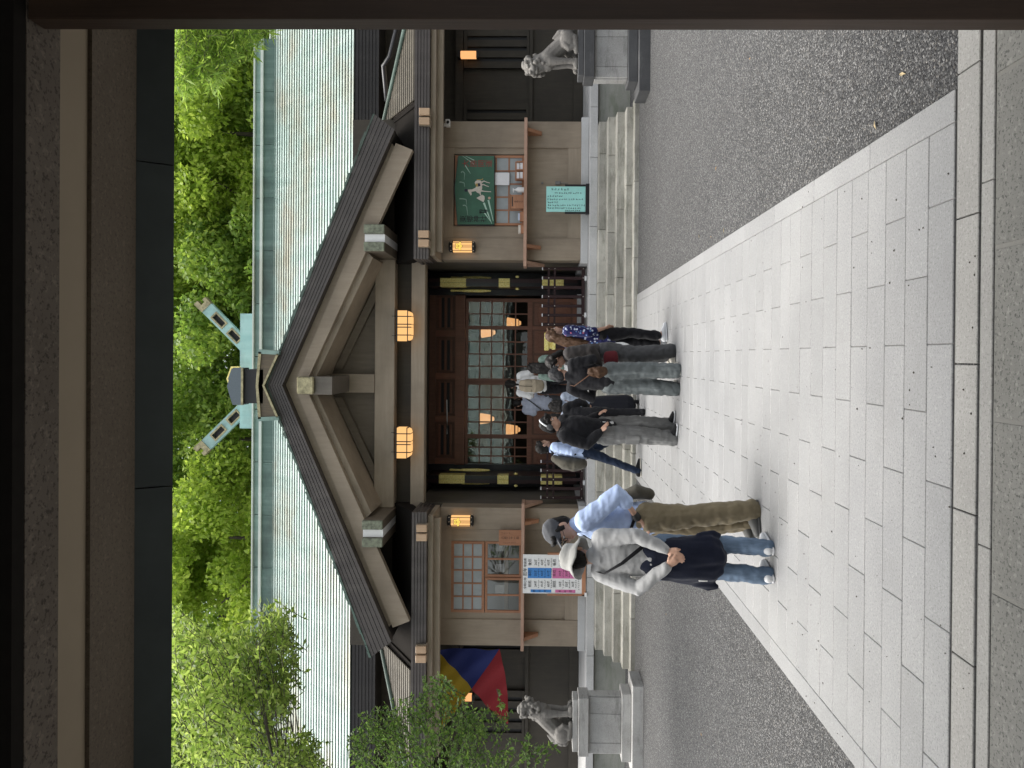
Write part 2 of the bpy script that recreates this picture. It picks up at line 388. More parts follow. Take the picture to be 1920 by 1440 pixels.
GP(MB().box(-6.6, 5.4, 3.05, 3.385, 3.583, 3.80), 'purlin', gatesoffit2)
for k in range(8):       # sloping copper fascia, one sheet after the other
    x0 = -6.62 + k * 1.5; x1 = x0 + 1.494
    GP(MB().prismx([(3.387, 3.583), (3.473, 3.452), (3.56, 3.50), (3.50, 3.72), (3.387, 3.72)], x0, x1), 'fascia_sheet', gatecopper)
GP(MB().box(-6.4, 5.2, -2.6, 2.44, 4.0, 4.05), 'ceiling', gatewood)  # unseen, put in to darken the inside of the gate
ny = 26
for k in range(ny):      # roof courses facing the shrine
    t0, t1 = k / ny, (k + 1) / ny
    ya, za = 3.56 - 3.1 * t0, 3.56 + 2.45 * t0; yb, zb = 3.56 - 3.1 * t1, 3.56 + 2.45 * t1
    GP(MB().prismx([(ya, za - .03), (ya + .012, za + .02), (yb, zb - .005), (yb, zb - .04)], -6.7, 5.5), 'roof_course', patina)
GP(MB().prismx([(.46, 5.98), (-2.9, 3.5), (-2.9, 3.42), (.46, 5.9)], -6.7, 5.5), 'rear_roof', patina)
GP(MB().box(-6.8, 5.6, .25, .66, 5.95, 6.32), 'ridge', patina_d)
for s in (0, 1):
    x = -6.4 if s else 5.2
    GP(MB().prismx([(-2.6, 3.5), (2.6, 3.5), (2.6, 4.0), (.46, 5.8), (-2.6, 3.7)], x - .04, x + .04), 'gable_wall', darkwall)

# ------------------------------------------------------------------ stone platform and steps
plat = B('stone_platform', granite_m, None, -13, 12, 15.25, 34, -.1, .625); tag(plat, kind='structure')
B('floor_slab', granite_l, plat, -13, 12, 15.32, 34, .63, .788)
x = -13.
jx = [-13, -11.2, -9.1, -7.55, -6.1, -4.5, -3.05, -1.7, -.2, 1.25, 2.63, 4.03, 5.05, 6.9, 8.9, 12]
for a, b in zip(jx, jx[1:]): MB().cbox(a + .004, b - .004, 15.17, 15.9, .638, .795, c=.006).build('edge_stone', granite_l, plat)
steps = empty('stone_steps', (XC, 13.75, 0)); tag(steps, 'broad weathered granite steps leading up to the shrine doors', 'steps')
SY = [13.75, 13.97, 14.27, 14.57, 14.87]; SZ = [.070, .193, .341, .487, .639]
SX0, SX1 = -5.86, 4.66
for k in range(5):
    z0 = 0 if k == 0 else SZ[k - 1]; n = 7 if k else 9
    xs = [SX0 - (.1 if k == 0 else 0)]
    while xs[-1] < SX1 - 1.0: xs.append(xs[-1] + rng.uniform(1.05, 1.75) * (.8 if k == 0 else 1))
    if SX1 - xs[-1] < .6: xs.pop()
    xs.append(SX1 + (.1 if k == 0 else 0))
    yb = (SY[k + 1] if k < 4 else 15.17) + .10
    for a, b in zip(xs, xs[1:]):
        m = MB().cbox(a + .003, b - .003, SY[k] + rng.uniform(-.006, .006), min(yb, 15.24), max(0, z0 - .02) if k else -.05, SZ[k] + rng.uniform(-.002, .002), c=.010)
        o = m.build('step_stone', granite); o.parent = steps; o.matrix_parent_inverse = Matrix.Translation((-XC, -13.75, 0))

# ------------------------------------------------------------------ the shrine hall
hall = empty('shrine_hall', (XC, 18, .795)); HI = Matrix.Translation((-XC, -18, -.795))
tag(hall, 'wide timber shrine hall with green copper roof and front gable', 'shrine')
def HP(m, name, mat, parent=None):
    o = m.build(name, mat)
    if parent is None: o.parent = hall; o.matrix_parent_inverse = HI
    else: o.parent = parent
    return o
# main roof, course by course
MR0, MR1 = (17.6, 6.20), (20.5, 9.30); RX0, RX1 = -10.45, 9.25
dn = Vector((0, MR1[0] - MR0[0], MR1[1] - MR0[1])).normalized(); nn = Vector((0, -dn.z, dn.y))
roof = HP(MB().prismx([(17.66, 6.12), (20.55, 9.22), (20.55, 9.05), (17.8, 6.0)], RX0 + .02, RX1 - .02), 'main_roof', patina_s)
NC = 33
for k in range(NC):
    t0, t1 = k / NC, (k + 1) / NC
    a = Vector((0, MR0[0], MR0[1])).lerp(Vector((0, MR1[0], MR1[1])), t0); b = Vector((0, MR0[0], MR0[1])).lerp(Vector((0, MR1[0], MR1[1])), t1)
    a0 = a + nn * .052; b0 = b + nn * .020
    m = MB(); cuts = [RX0] 
    while cuts[-1] < RX1 - 1.2: cuts.append(cuts[-1] + rng.uniform(.9, 1.5))
    cuts.append(RX1)
    for c0, c1 in zip(cuts, cuts[1:]):
        j = rng.uniform(-.0015, .0015)
        m.prismx([(a.y + nn.y * .032, a.z + nn.z * .032), (a0.y + nn.y * j, a0.z + nn.z * j), (b0.y, b0.z), (b.y + nn.y * .004, b.z + nn.z * .004)], c0 + .0015, c1 - .0015)
    HP(m, 'roof_course', patina, roof)
for k in range(7):       # thick layered eave edge
    z0 = 5.66 + .54 * k / 7
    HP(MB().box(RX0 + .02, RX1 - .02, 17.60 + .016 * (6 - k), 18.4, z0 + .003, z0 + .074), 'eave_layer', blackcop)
for s, x in ((0, RX0), (1, RX1)):
    HP(MB().prismx([(17.62, 5.70), (17.58, 6.22), (20.5, 9.36), (23.4, 6.22), (23.4, 5.7), (20.5, 8.7)], x - .06, x + .02), 'roof_verge', browncop)
HP(MB().prismx([(20.5, 9.28), (23.4, 6.2), (23.4, 6.0), (20.5, 9.1)], RX0, RX1), 'rear_roof', patina)
ridge = HP(MB().box(-11.6, 8.5, 20.22, 20.8, 8.95, 9.35), 'ridge', patina_s)
for k in range(14):
    x0 = -11.6 + k * 1.44
    HP(MB().box(x0 + .01, x0 + 1.43, 20.205, 20.23, 8.96, 9.35), 'ridge_sheet', patina_s, ridge)
    HP(MB().box(x0 + .01, x0 + 1.43, 20.28, 20.74, 9.425, 9.60), 'ridge_sheet', patina_d, ridge)
HP(MB().box(-11.65, 8.55, 20.14, 20.86, 9.352, 9.42), 'ridge_ledge', patina_p, ridge)
HP(MB().box(-11.65, 8.55, 20.20, 20.82, 9.602, 9.635), 'ridge_ledge', patina_p, ridge)
# hall walls behind the porch
HP(MB().box(-15, 13, 18.42, 18.6, 4.6, 5.75), 'upper_wall', darkwall)
HP(MB().box(-15, -3.3, 18.3, 18.5, .795, 4.6), 'side_wall', darkwall)
HP(MB().box(1.98, 13, 18.3, 18.5, .795, 4.6), 'side_wall', darkwall)
HP(MB().box(-9.6, 8.4, 23.0, 23.2, .795, 6.0), 'rear_wall', darkwall)
for s in (0, 1): HP(MB().box(-9.6 if s else 8.3, -9.5 if s else 8.4, 18.6, 23, .795, 6.0), 'end_wall', darkwall)
HP(MB().box(-9.5, 8.3, 18.6, 23, 4.62, 4.68), 'ceiling', darkwall)
# ---- front gable
VT = [(-.6, 6.955), (4.55, 4.945)]
VB = [(-.6, 6.675), (4.26, 4.56)]
def mirror(pl): return [(mx(x), z) for x, z in pl][::-1]
for s in (0, 1):
    T, Bt = (VT, VB) if s == 0 else (mirror(VT), mirror(VB))
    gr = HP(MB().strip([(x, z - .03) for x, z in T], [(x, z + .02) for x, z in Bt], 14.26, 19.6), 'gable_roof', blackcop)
    for k in range(6):
        lo = [(b[0] + (t[0] - b[0]) * k / 6, b[1] + (t[1] - b[1]) * k / 6 + .003) for t, b in zip(T, Bt)]
        hi = [(b[0] + (t[0] - b[0]) * (k + 1) / 6, b[1] + (t[1] - b[1]) * (k + 1) / 6 - .003) for t, b in zip(T, Bt)]
        HP(MB().strip(hi, lo, 14.10 + .006 * (5 - k), 14.3), 'verge_layer', browncop, gr)
    # crumbling green edge of the copper
    m = MB(); n = 46
    for i in range(n):
        a, b = i / n, (i + 1) / n
        def at(q):
            f = q * (len(T) - 1); j = min(int(f), len(T) - 2); f -= j
            return (T[j][0] + (T[j + 1][0] - T[j][0]) * f, T[j][1] + (T[j + 1][1] - T[j][1]) * f)
        p, q = at(a), at(b); h1 = rng.uniform(.015, .05)
        m.prism([(p[0], p[1] - .012), (q[0], q[1] - .012), (q[0], q[1] + h1), (p[0], p[1] + h1)], 14.07 + rng.uniform(0, .03), 14.5)
    HP(m, 'copper_edge', mossgreen, gr)
    f = (lambda x: x) if s == 0 else mx
    def poly(pts): return [(f(x), z) for x, z in pts]
    thin_t = [(-.6, 6.69), (4.07, 4.655)]; thin_b = [(-.6, 6.50), (3.99, 4.60)]
    wide_t = [(-.6, 6.515), (4.06, 4.575)]; wide_b = [(-.6, 6.30), (3.93, 4.25)]
    HP(MB().strip(poly(thin_t), poly(thin_b), 14.36, 14.46), 'bargeboard', beige)
    HP(MB().strip(poly(wide_t), poly(wide_b), 14.31, 14.46), 'bargeboard', beige)
    HP(MB().strip(poly([(-.6, 6.305), (1.98, 5.135)]), poly([(-.6, 6.20), (1.88, 5.04)]), 14.47, 15.5), 'rafter_board', beige_h)
    HP(MB().strip(poly([(-.30, 6.05), (1.7, 5.08)]), poly([(-.30, 5.88), (1.35, 5.08)]), 15.42, 15.55), 'gable_strut', beige_d)
    # paired purlin ends with weathered caps and a white board between
    for (xa, xb, nm, mt) in ((2.48, 2.305, 'purlin', greyboard), (2.145, 1.97, 'purlin', greyboard), (2.30, 2.15, 'purlin_infill', white)):
        y0 = 14.2 if nm == 'purlin' else 14.22
        pu = HP(MB().box(f(xa), f(xb), y0 + .03, 15.66, 4.76, 5.145), nm, beige_d if nm == 'purlin' else white)
        if nm == 'purlin':
            HP(MB().cbox(f(xa) - .004 * (1 if xa > xb else -1) * 0, f(xb), y0 - .03, y0 + .028, 4.755, 5.15, c=.012), 'cap', verdigris, pu)
    # wing: eave, walls
    HP(MB().box(f(2.0), f(4.93), 15.66, 15.78, 3.92, 5.75), 'gable_shade_board', darkwall)  # dark board added where the shaded void under the gable is open
    ev = HP(MB().prismx([(14.5, 4.16), (15.66, 4.86), (15.66, 4.5), (14.5, 3.99)], f(1.9), f(4.95)), 'wing_roof', shade_black)  # roof coloured black for the shade of the gable above
    for k in range(5):
        z0 = 3.955 + .058 * k
        HP(MB().box(f(1.86), f(6.95), 14.45 + .008 * (4 - k), 15.0, z0 + .004, z0 + .054), 'eave_layer', browncop, ev)
    HP(MB().prismx([(14.5, 4.0), (15.9, 4.0), (15.9, 5.04), (14.5, 4.215)], f(4.86), f(4.945)), 'gable_shade_side', shade_black)  # dark filler added, standing in for the shaded void
    # inner ends of the eave turn back to the wall
    for k in range(5):
        z0 = 3.955 + .058 * k
        HP(MB().box(f(1.862 + .02 * (4 - k)), f(2.2), 15.0, 15.66, z0 + .004, z0 + .054), 'eave_layer', browncop, ev)
    HP(MB().box(f(1.95), f(6.9), 14.62, 15.64, 3.86, 3.952), 'eave_soffit', beige_h)
    HP(MB().box(f(2.05), f(6.8), 14.8, 14.95, 3.74, 3.858), 'eave_beam', beige_h)
    for xa in (2.08, 2.255, 4.43, 4.61):
        j = HP(MB().box(f(xa), f(xa + .15), 14.42, 15.6, 3.93, 4.145), 'joist', beige)
        HP(MB().cbox(f(xa + .005), f(xa + .145), 14.36, 14.418, 3.935, 4.14, c=.008), 'cap', wood('pale cypress cap', (.42, .28, .17), (.52, .37, .24)) if 'pale cypress cap' not in MATS else MATS['pale cypress cap'], j)
    # side roof with a hip
    sr = HP(MB().add([(f(4.95), 14.5, 4.20), (f(7.0), 14.5, 4.20), (f(4.95), 16.0, 5.1), (f(4.95), 16.0, 4.9), (f(7.0), 14.5, 4.0), (f(4.95), 14.5, 4.0)],
                     [(0, 1, 2), (3, 4, 5), (1, 4, 3, 2), (0, 2, 3, 5), (0, 5, 4, 1)]), 'side_roof', browncop)
    n = 15
    for k in range(n):
        t0, t1 = k / n, (k + 1) / n
        y0, y1 = 14.46 + 1.44 * t0, 14.46 + 1.44 * t1; z0, z1 = 4.25 + .86 * t0, 4.25 + .86 * t1
        x0, x1 = 6.98 - 1.98 * t0, 6.98 - 1.98 * t1
        HP(MB().add([(f(4.94), y0, z0 - .02), (f(x0), y0, z0 - .02), (f(x0), y0, z0 + .028), (f(4.94), y0, z0 + .028), (f(4.94), y1, z1 + .004), (f(x1), y1, z1 + .004)],
                    [(0, 1, 2, 3), (3, 2, 5, 4), (0, 3, 4), (1, 5, 2)]), 'roof_course', shingle, sr)
    HP(MB().loft([(f(7.05), 14.40, 4.27), (f(4.97), 15.92, 5.16)], [.045, .045], n=8), 'hip_cap', mossgreen, sr)
    HP(MB().add([(f(7.05), 14.42, 4.0), (f(7.05), 14.42, 4.25), (f(4.97), 15.95, 5.12), (f(4.97), 15.95, 4.0), (f(9), 18.3, 4.0), (f(9), 18.3, 4.4), (f(4.97), 18.3, 5.3), (f(4.97), 18.3, 4.0)],
                 [(0, 1, 2, 3), (1, 5, 6, 2), (0, 4, 5, 1)]), 'rear_slope', shingle, sr)
    # wing walls: corner posts, rails, recessed panels
    HP(MB().cbox(f(2.0), f(2.46), 15.65, 16.1, .95, 3.86, c=.006), 'post', beige)
    HP(MB().cbox(f(4.35), f(4.90), 15.65, 16.1, .95, 3.86, c=.006), 'post', beige)
    HP(MB().box(f(2.46), f(4.35), 15.67, 15.9, 3.62, 3.86), 'head_rail', beige_h)
    HP(MB().box(f(2.46), f(4.35), 15.665, 15.9, .95, 1.22), 'foot_rail', beige_h)
    wl = HP(MB().box(f(2.46), f(4.35), 15.70, 15.8, 1.22, 2.14), 'wall_panel', beige)
    for xa, xb in ((2.46, 2.71), (4.22, 4.35)): HP(MB().box(f(xa), f(xb), 15.68, 15.85, 2.14, 3.62), 'jamb_board', beige)
    HP(MB().cbox(f(1.93), f(4.97), 15.58, 18.3, .797, .95, c=.008), 'base_stone', granite_l)
    # the wing's inner side (wall of the porch recess) and its far side
    HP(MB().box(f(2.0), f(2.06), 16.1, 18.3, .95, 4.4), 'recess_wall', greyboard)
    HP(MB().box(f(4.84), f(4.90), 16.1, 18.3, .95, 4.2), 'wing_side', darkwall)
    HP(MB().box(f(2.06), f(4.84), 17.4, 17.5, .95, 3.9), 'office_rear', flat('office wall', (.30, .31, .29), .8) if 'office wall' not in MATS else MATS['office wall'])
    # counter shelf with brackets
    sh = HP(MB().cbox(f(1.83), f(4.86), 15.26, 15.72, 2.072, 2.135, c=.004), 'counter', shelfwood)
    for xa in (2.22, 4.60):
        HP(MB().prismx([(15.30, 2.07), (15.66, 2.07), (15.66, 1.78), (15.58, 1.78)], f(xa), f(xa + .07)), 'bracket', orangewood_v, sh)
    HP(MB().prismx([(15.4, 2.07), (16.0, 2.07), (16.0, 1.70)], f(1.90), f(1.96)), 'bracket', shelfwood, sh)
    # slatted windows of the side wall, set back
    HP(MB().box(f(4.9), f(9.0), 18.22, 18.3, .80, 1.02), 'sill_beam', darkwall)
    HP(MB().box(f(4.9), f(9.0), 18.20, 18.3, 2.02, 2.10), 'sill_beam', darkwall)
    HP(MB().box(f(4.9), f(9.0), 18.18, 18.3, 3.72, 3.9), 'head_beam', darkwall)
    for xa, xb in ((5.02, 6.15), (7.0, 8.2)):
        wn = HP(MB().box(f(xa), f(xb), 18.27, 18.29, 2.15, 3.66), 'slat_window', black)
        HP(MB().box(f(xa), f(xb), 18.19, 18.27, 3.62, 3.70), 'frame', darkwall, wn); HP(MB().box(f(xa), f(xb), 18.19, 18.27, 2.11, 2.17), 'frame', darkwall, wn)
        n = 4
        for i in range(n + 1):
            xx = xa + (xb - xa - .16) * i / n
            HP(MB().box(f(xx), f(xx + .16), 18.21, 18.265, 2.17, 3.62), 'slat', darkwall, wn)
# centre beams, king post, gable board
HP(MB().prism([(-3.2, 5.19), (2.0, 5.19), (.6, 5.9), (-.6, 6.5), (-1.8, 5.9)], 15.56, 15.64), 'gable_infill', beige_d)
HP(MB().cbox(-3.17, 1.97, 15.40, 15.70, 4.79, 5.20, c=.01), 'tie_beam', beige_h)
HP(MB().box(-3.19, 1.99, 15.72, 15.80, 4.44, 4.80), 'transom_board', darkwall)
HP(MB().cbox(-3.19, 1.99, 15.45, 15.75, 4.17, 4.455, c=.01), 'tie_beam', beige_h)
HP(MB().box(-.79, -.41, 15.38, 15.57, 5.20, 6.1), 'king_post', beige)
kp = HP(MB().box(-.77, -.43, 14.12, 15.5, 5.72, 6.36), 'ridge_beam', greyboard)
HP(MB().cbox(-.76, -.43, 14.03, 14.118, 6.05, 6.37, c=.02), 'cap', bronze, kp)
HP(MB().box(-3.2, 2.0, 15.8, 18.4, 4.5, 4.56), 'porch_ceiling', darkwall)
# ridge-end ornaments
ro = HP(MB().box(-.94, -.30, 14.02, 19.4, 7.0, 7.38), 'gable_ridge', black)
HP(MB().prism([(-.97, 7.38), (-.27, 7.38), (-.27, 7.56), (-.38, 7.60), (-.62, 7.67), (-.86, 7.60), (-.97, 7.56)], 13.98, 14.3), 'ridge_end_plate', flat('blue grey copper', (.10, .125, .14), .5, .3), ro)
HP(MB().prism([(-.97, 7.36), (-.27, 7.36), (-.27, 7.40), (-.97, 7.40)], 13.965, 14.0), 'trim', bronze, ro)
for s in (0, 1):
    f = (lambda x: x) if s == 0 else mx
    pts = [(-.6, 6.98), (.0, 6.71), (.03, 7.07), (-.6, 7.13)]
    HP(MB().prism([(f(x), z) for x, z in pts], 14.02, 14.09), 'ridge_cap', wood('dark bronze cap', (.07, .055, .035), (.13, .10, .06)) if 'dark bronze cap' not in MATS else MATS['dark bronze cap'], ro)
    for pts in ([(-.6, 7.085), (.03, 7.03), (.035, 7.085), (-.6, 7.135)], [(-.6, 6.97), (.0, 6.70), (.0, 6.745), (-.6, 7.01)]): HP(MB().prism([(f(x), z) for x, z in pts], 14.0, 14.018), 'trim', bronze, ro)
    HP(MB().prism([(f(x), z) for x, z in [(-.02, 6.70), (.05, 6.69), (.08, 7.10), (.0, 7.09)]], 14.0, 14.6), 'cap_edge', patina_d, ro)
# second ridge behind with crossed finials
fr = HP(MB().box(-2.25, 1.2, 22.3, 22.9, 10.2, 10.82), 'rear_ridge', chigi_c)
HP(MB().prism([(-1.10, 10.55), (-.38, 10.55), (-.38, 10.80), (-.74, 10.93), (-1.10, 10.80)], 21.6, 21.7), 'ridge_end_plate', gold, fr)
HP(MB().prism([(-1.04, 10.59), (-.44, 10.59), (-.44, 10.77), (-.74, 10.87), (-1.04, 10.77)], 21.57, 21.6), 'ridge_end_face', MATS['blue grey copper'], fr)
for s in (0, 1):
    f = (lambda x: x) if s == 0 else (lambda x: mx(x) - .2)
    p0 = Vector((-.75, 0, 9.75)); p1 = Vector((1.46, 0, 11.98)); d = (p1 - p0).normalized(); w = Vector((-d.z, 0, d.x)); L = (p1 - p0).length
    def bar(m, t0, t1, w0, w1, y0=22.42, y1=22.58):
        c = [p0 + d * t0 + w * w0, p0 + d * t1 + w * w0, p0 + d * t1 + w * w1, p0 + d * t0 + w * w1]
        m.prism([(f(q.x), q.z) for q in (c if s == 0 else c[::-1])], y0, y1); return m
    h0, h1, h2, h3 = L - 1.50, L - 1.14, L - .86, L - .46
    m = MB()
    for a, b in ((0, h0), (h1, h2), (h3, L - .12)): bar(m, a, b, -.19, .19)
    for a, b in ((h0, h1), (h2, h3)): bar(m, a, b, -.19, -.08); bar(m, a, b, .08, .19)
    ch = HP(m, 'forked_finial', chigi_c, fr)
    gm = MB()
    for a, b in ((h0, h1), (h2, h3)):
        for q in ((a - .05, a, -.13, .13), (b, b + .05, -.13, .13), (a, b, -.13, -.08), (a, b, .08, .13)): bar(gm, *q, 22.40, 22.60)
    bar(gm, L - .125, L + .04, -.195, .195, 22.40, 22.6); bar(gm, L + .04, L + .22, .05, .20, 22.4, 22.6); bar(gm, L + .04, L + .14, -.20, -.08, 22.4, 22.6)
    HP(gm, 'gilt_fitting', bronze, fr)
    for a, b in ((h0, h1), (h2, h3)): HP(bar(MB(), a, b, -.08, .08, 22.50, 22.52), 'finial_slot', black, fr)

# ---- doors
DY = 18.2
for s in (0, 1):
    f = (lambda x: x) if s == 0 else mx
    HP(MB().box(f(1.46), f(2.0), DY - .02, DY + .2, .795, 4.5), 'door_post', lacquer)
    lf = HP(MB().box(f(1.60), f(1.78), DY - .85, DY - .06, .93, 4.40), 'open_door', maroon)
    HP(MB().box(f(1.60), f(1.69), DY - .856, DY - .85, .93, 4.40), 'lacquer_edge', lacquer, lf)
    for z0, z1 in ((3.52, 4.12), (2.50, 2.76), (1.25, 1.75)):
        HP(MB().cbox(f(1.585), f(1.685), DY - .885, DY - .60, z0, z1, c=.006), 'gold_plate', gold, lf); HP(MB().cbox(f(1.69), f(1.79), DY - .885, DY - .60, z0, z1, c=.006), 'gold_plate', gold, lf)
    for xx in (1.53, 1.835):
        HP(MB().loft([(f(xx), DY - .5, 2.98), (f(xx), DY - .5, 3.25), (f(xx), DY - .5, 3.6), (f(xx), DY - .5, 3.66), (f(xx), DY - .5, 3.9)], [.022, .042, .034, .02, .03], n=8), 'gold_bar', gold, lf)
    for xx in (1.55, 1.83): HP(MB().ball((f(xx), DY - .86, 2.33), (.03, .03, .045)), 'gold_knob', gold, lf)
HP(MB().box(-2.7, 1.5, DY - .05, DY + .15, .795, .90), 'door_sill', granite_l)
HP(MB().box(-2.68, 1.48, DY - .02, DY + .12, 3.62, 3.86), 'door_lintel', doorwood)
HP(MB().box(-2.68, 1.48, DY + .02, DY + .12, 4.34, 4.50), 'door_head', doorwood_d)
tr = HP(MB().box(-2.68, 1.48, DY + .08, DY + .12, 3.86, 4.34), 'transom', doorwood_d)
for k in range(4):
    x0 = -2.62 + k * 1.04
    HP(MB().box(x0 - .05, x0 + .10, DY, DY + .078, 3.86, 4.34), 'transom_post', doorwood, tr)
    for z0 in (3.94, 4.08, 4.22): HP(MB().box(x0 + .16, x0 + .92, DY + .04, DY + .078, z0, z0 + .045), 'transom_slat', doorwood, tr)
    for z0 in (4.005, 4.145): HP(MB().box(x0 + .18, x0 + .90, DY + .06, DY + .079, z0, z0 + .06), 'transom_slot', black, tr)
px = lambda y: (1440 - y - 773) / 1400 * DY
leafs = [(px(560), px(618), 2), (px(612), px(717), 4), (px(716), px(822), 4), (px(817), px(880), 3)]
zr = [3.60, 3.30, 3.0, 2.71, 2.42, 2.14]
for i, (xa, xb, n) in enumerate(leafs):
    y0 = DY + (.0 if i in (1, 2) else .05); xl, xr = xb, xa
    dl = HP(MB().box(xl, xr, y0, y0 + .045, .90, 1.0), 'sliding_door', doorwood)
    HP(MB().box(xl, xl + .085, y0, y0 + .045, 1.0, 3.61), 'stile', doorwood, dl); HP(MB().box(xr - .085, xr, y0, y0 + .045, 1.0, 3.61), 'stile', doorwood, dl)
    HP(MB().box(xl + .085, xr - .085, y0, y0 + .045, 3.545, 3.61), 'rail', doorwood, dl)
    HP(MB().box(xl + .085, xr - .085, y0, y0 + .045, 1.98, 2.10), 'rail', doorwood, dl)
    w = (xr - xl - .17) / n
    for k in range(1, n): HP(MB().box(xl + .085 + k * w - .016, xl + .085 + k * w + .016, y0 + .005, y0 + .04, 2.10, 3.545), 'mullion', doorwood, dl)
    zz = [3.545, 3.265, 2.975, 2.685, 2.395, 2.10]
    for z in zz[1:-1]: HP(MB().box(xl + .085, xr - .085, y0 + .008, y0 + .038, z - .016, z + .016), 'glazing_bar', doorwood, dl)
    for k in range(n):
        for za, zb in zip(zz, zz[1:]):
            q = MB(); xa_, xb_ = xl + .085 + k * w, xl + .085 + (k + 1) * w; yy = y0 + .023; e = [rng.uniform(-.0005, .0005) for _ in range(4)]
            q.add([(xa_, yy - .002 + e[0], zb), (xb_, yy - .002 + e[1], zb), (xb_, yy + .0022 + e[2], za), (xa_, yy + .0022 + e[3], za)], [(0, 1, 2, 3)]); HP(q, 'pane', glass, dl)
    for k in range(max(1, n // 2)):
        ww = (xr - xl - .17) / max(1, n // 2); xx = xl + .085 + k * ww
        HP(MB().box(xx + .03, xx + ww - .03, y0 + .018, y0 + .03, 1.05, 1.93), 'lower_panel', doorwood, dl)
        HP(MB().cbox(xx + .09, xx + ww - .09, y0 + .006, y0 + .019, 1.14, 1.84, c=.01), 'raised_panel', doorwood, dl)
    HP(MB().box(xl + .085, xr - .085, y0 + .03, y0 + .045, 1.0, 1.98), 'panel_back', doorwood_d, dl)
HP(MB().loft([(-1.92, DY - .03, 4.05), (-1.6, DY - .035, 4.04), (-1.1, DY - .03, 4.055)], [.014, .011, .014], n=6), 'paper_strip', paperw)
HP(MB().loft([(6.9, 15.0, 4.62), (6.2, 15.5, 4.95), (6.05, 15.6, 5.1), (5.6, 16.4, 5.2)], [.05, .05, .05, .05], n=8), 'drainpipe', lacquer)
# wing windows
def lattice(parent, x0, x1, z0, z1, nx, nz, y, bar, frame, pane, wood_=orangewood_v):
    w = HP(MB().box(x0, x1, y, y + .05, z1 - frame, z1), 'window', wood_)
    HP(MB().box(x0, x1, y, y + .05, z0, z0 + frame), 'frame', wood_, w)
    HP(MB().box(x0, x0 + frame, y, y + .05, z0 + frame, z1 - frame), 'frame', wood_, w); HP(MB().box(x1 - frame, x1, y, y + .05, z0 + frame, z1 - frame), 'frame', wood_, w)
    xs = [x0 + frame + (x1 - x0 - 2 * frame) * i / nx for i in range(nx + 1)]; zs = [z0 + frame + (z1 - z0 - 2 * frame) * i / nz for i in range(nz + 1)]
    for x in xs[1:-1]: HP(MB().box(x - bar, x + bar, y + .008, y + .042, z0 + frame, z1 - frame), 'mullion', wood_, w)
    for z in zs[1:-1]: HP(MB().box(x0 + frame, x1 - frame, y + .010, y + .040, z - bar, z + bar), 'glazing_bar', wood_, w)
    for a, b in zip(xs, xs[1:]):
        for c, d in zip(zs, zs[1:]): HP(MB().quad((a, y + .025, c), (b, y + .025, c), (b, y + .025, d), (a, y + .025, d)), 'pane', pane, w)
    return w
lattice(hall, 2.73, 4.20, 2.14, 3.60, 5, 5, 15.69, .014, .05, frost)
lattice(hall, -5.42, -3.92, 2.92, 3.62, 5, 3, 15.68, .015, .055, frost)
lattice(hall, -5.42, -4.68, 2.14, 2.905, 2, 1, 15.68, .018, .05, glass_w)
lattice(hall, -4.67, -3.92, 2.14, 2.905, 2, 1, 15.70, .018, .05, glass_w)
# ------------------------------------------------------------------ voxel-merged organic shapes
SCRATCH = bpy.data.scenes.new('scratch')
def evaluated(o):
    SCRATCH.collection.objects.link(o); vl = SCRATCH.view_layers[0]; vl.update(); dg = vl.depsgraph; dg.update()
    return bpy.data.meshes.new_from_object(o.evaluated_get(dg))
def organic(mb, voxel, smooth=6, fold=None, disp=None):
    me = mb.mesh('tmp'); o = bpy.data.objects.new('tmp', me)
    r = o.modifiers.new('r', 'REMESH'); r.mode = 'VOXEL'; r.voxel_size = voxel; r.use_smooth_shade = True
    if smooth: s = o.modifiers.new('s', 'SMOOTH'); s.factor = .5; s.iterations = smooth
    m2 = evaluated(o); bpy.data.objects.remove(o); bpy.data.meshes.remove(me)
    n = len(m2.vertices); co = np.empty(n * 3, 'f'); no = np.empty(n * 3, 'f')
    m2.vertices.foreach_get('co', co); m2.vertices.foreach_get('normal', no); co = co.reshape(-1, 3); no = no.reshape(-1, 3)
    if fold:      # (amplitude, frequency xyz, seed): cloth folds
        A, fr, sd = fold; fr = Vector(fr); off = Vector((sd * 3.1, sd * 1.7, sd * 5.3))
        d = np.array([noise.noise(Vector((p[0] * fr[0], p[1] * fr[1], p[2] * fr[2])) + off) + .5 * noise.noise(Vector((p[0] * fr[0] * 2.1, p[1] * fr[1] * 2.1, p[2] * fr[2] * 2.1)) - off) for p in co])
        d = np.where(d > 0, d, d * 1.3) * A
        co = co + no * d[:, None]
    if disp: co = disp(co, no)
    m2.vertices.foreach_set('co', co.astype('f').ravel()); m2.polygons.foreach_set('use_smooth', [True] * len(m2.polygons)); m2.update()
    return m2
def strokes(m, cells, y, rnd, w=.004, n=6, depth=.002):
    # illegible brush marks, one cluster per cell (x, z, size)
    for x, z, s in cells:
        for _ in range(n):
            cx, cz = x + rnd.uniform(-.32, .32) * s, z + rnd.uniform(-.32, .32) * s
            if rnd.random() < .5: m.box(cx - s * rnd.uniform(.1, .38), cx + s * rnd.uniform(.1, .38), y - depth, y, cz - w, cz + w)
            else: m.box(cx - w, cx + w, y - depth, y, cz - s * rnd.uniform(.1, .38), cz + s * rnd.uniform(.1, .38))
    return m
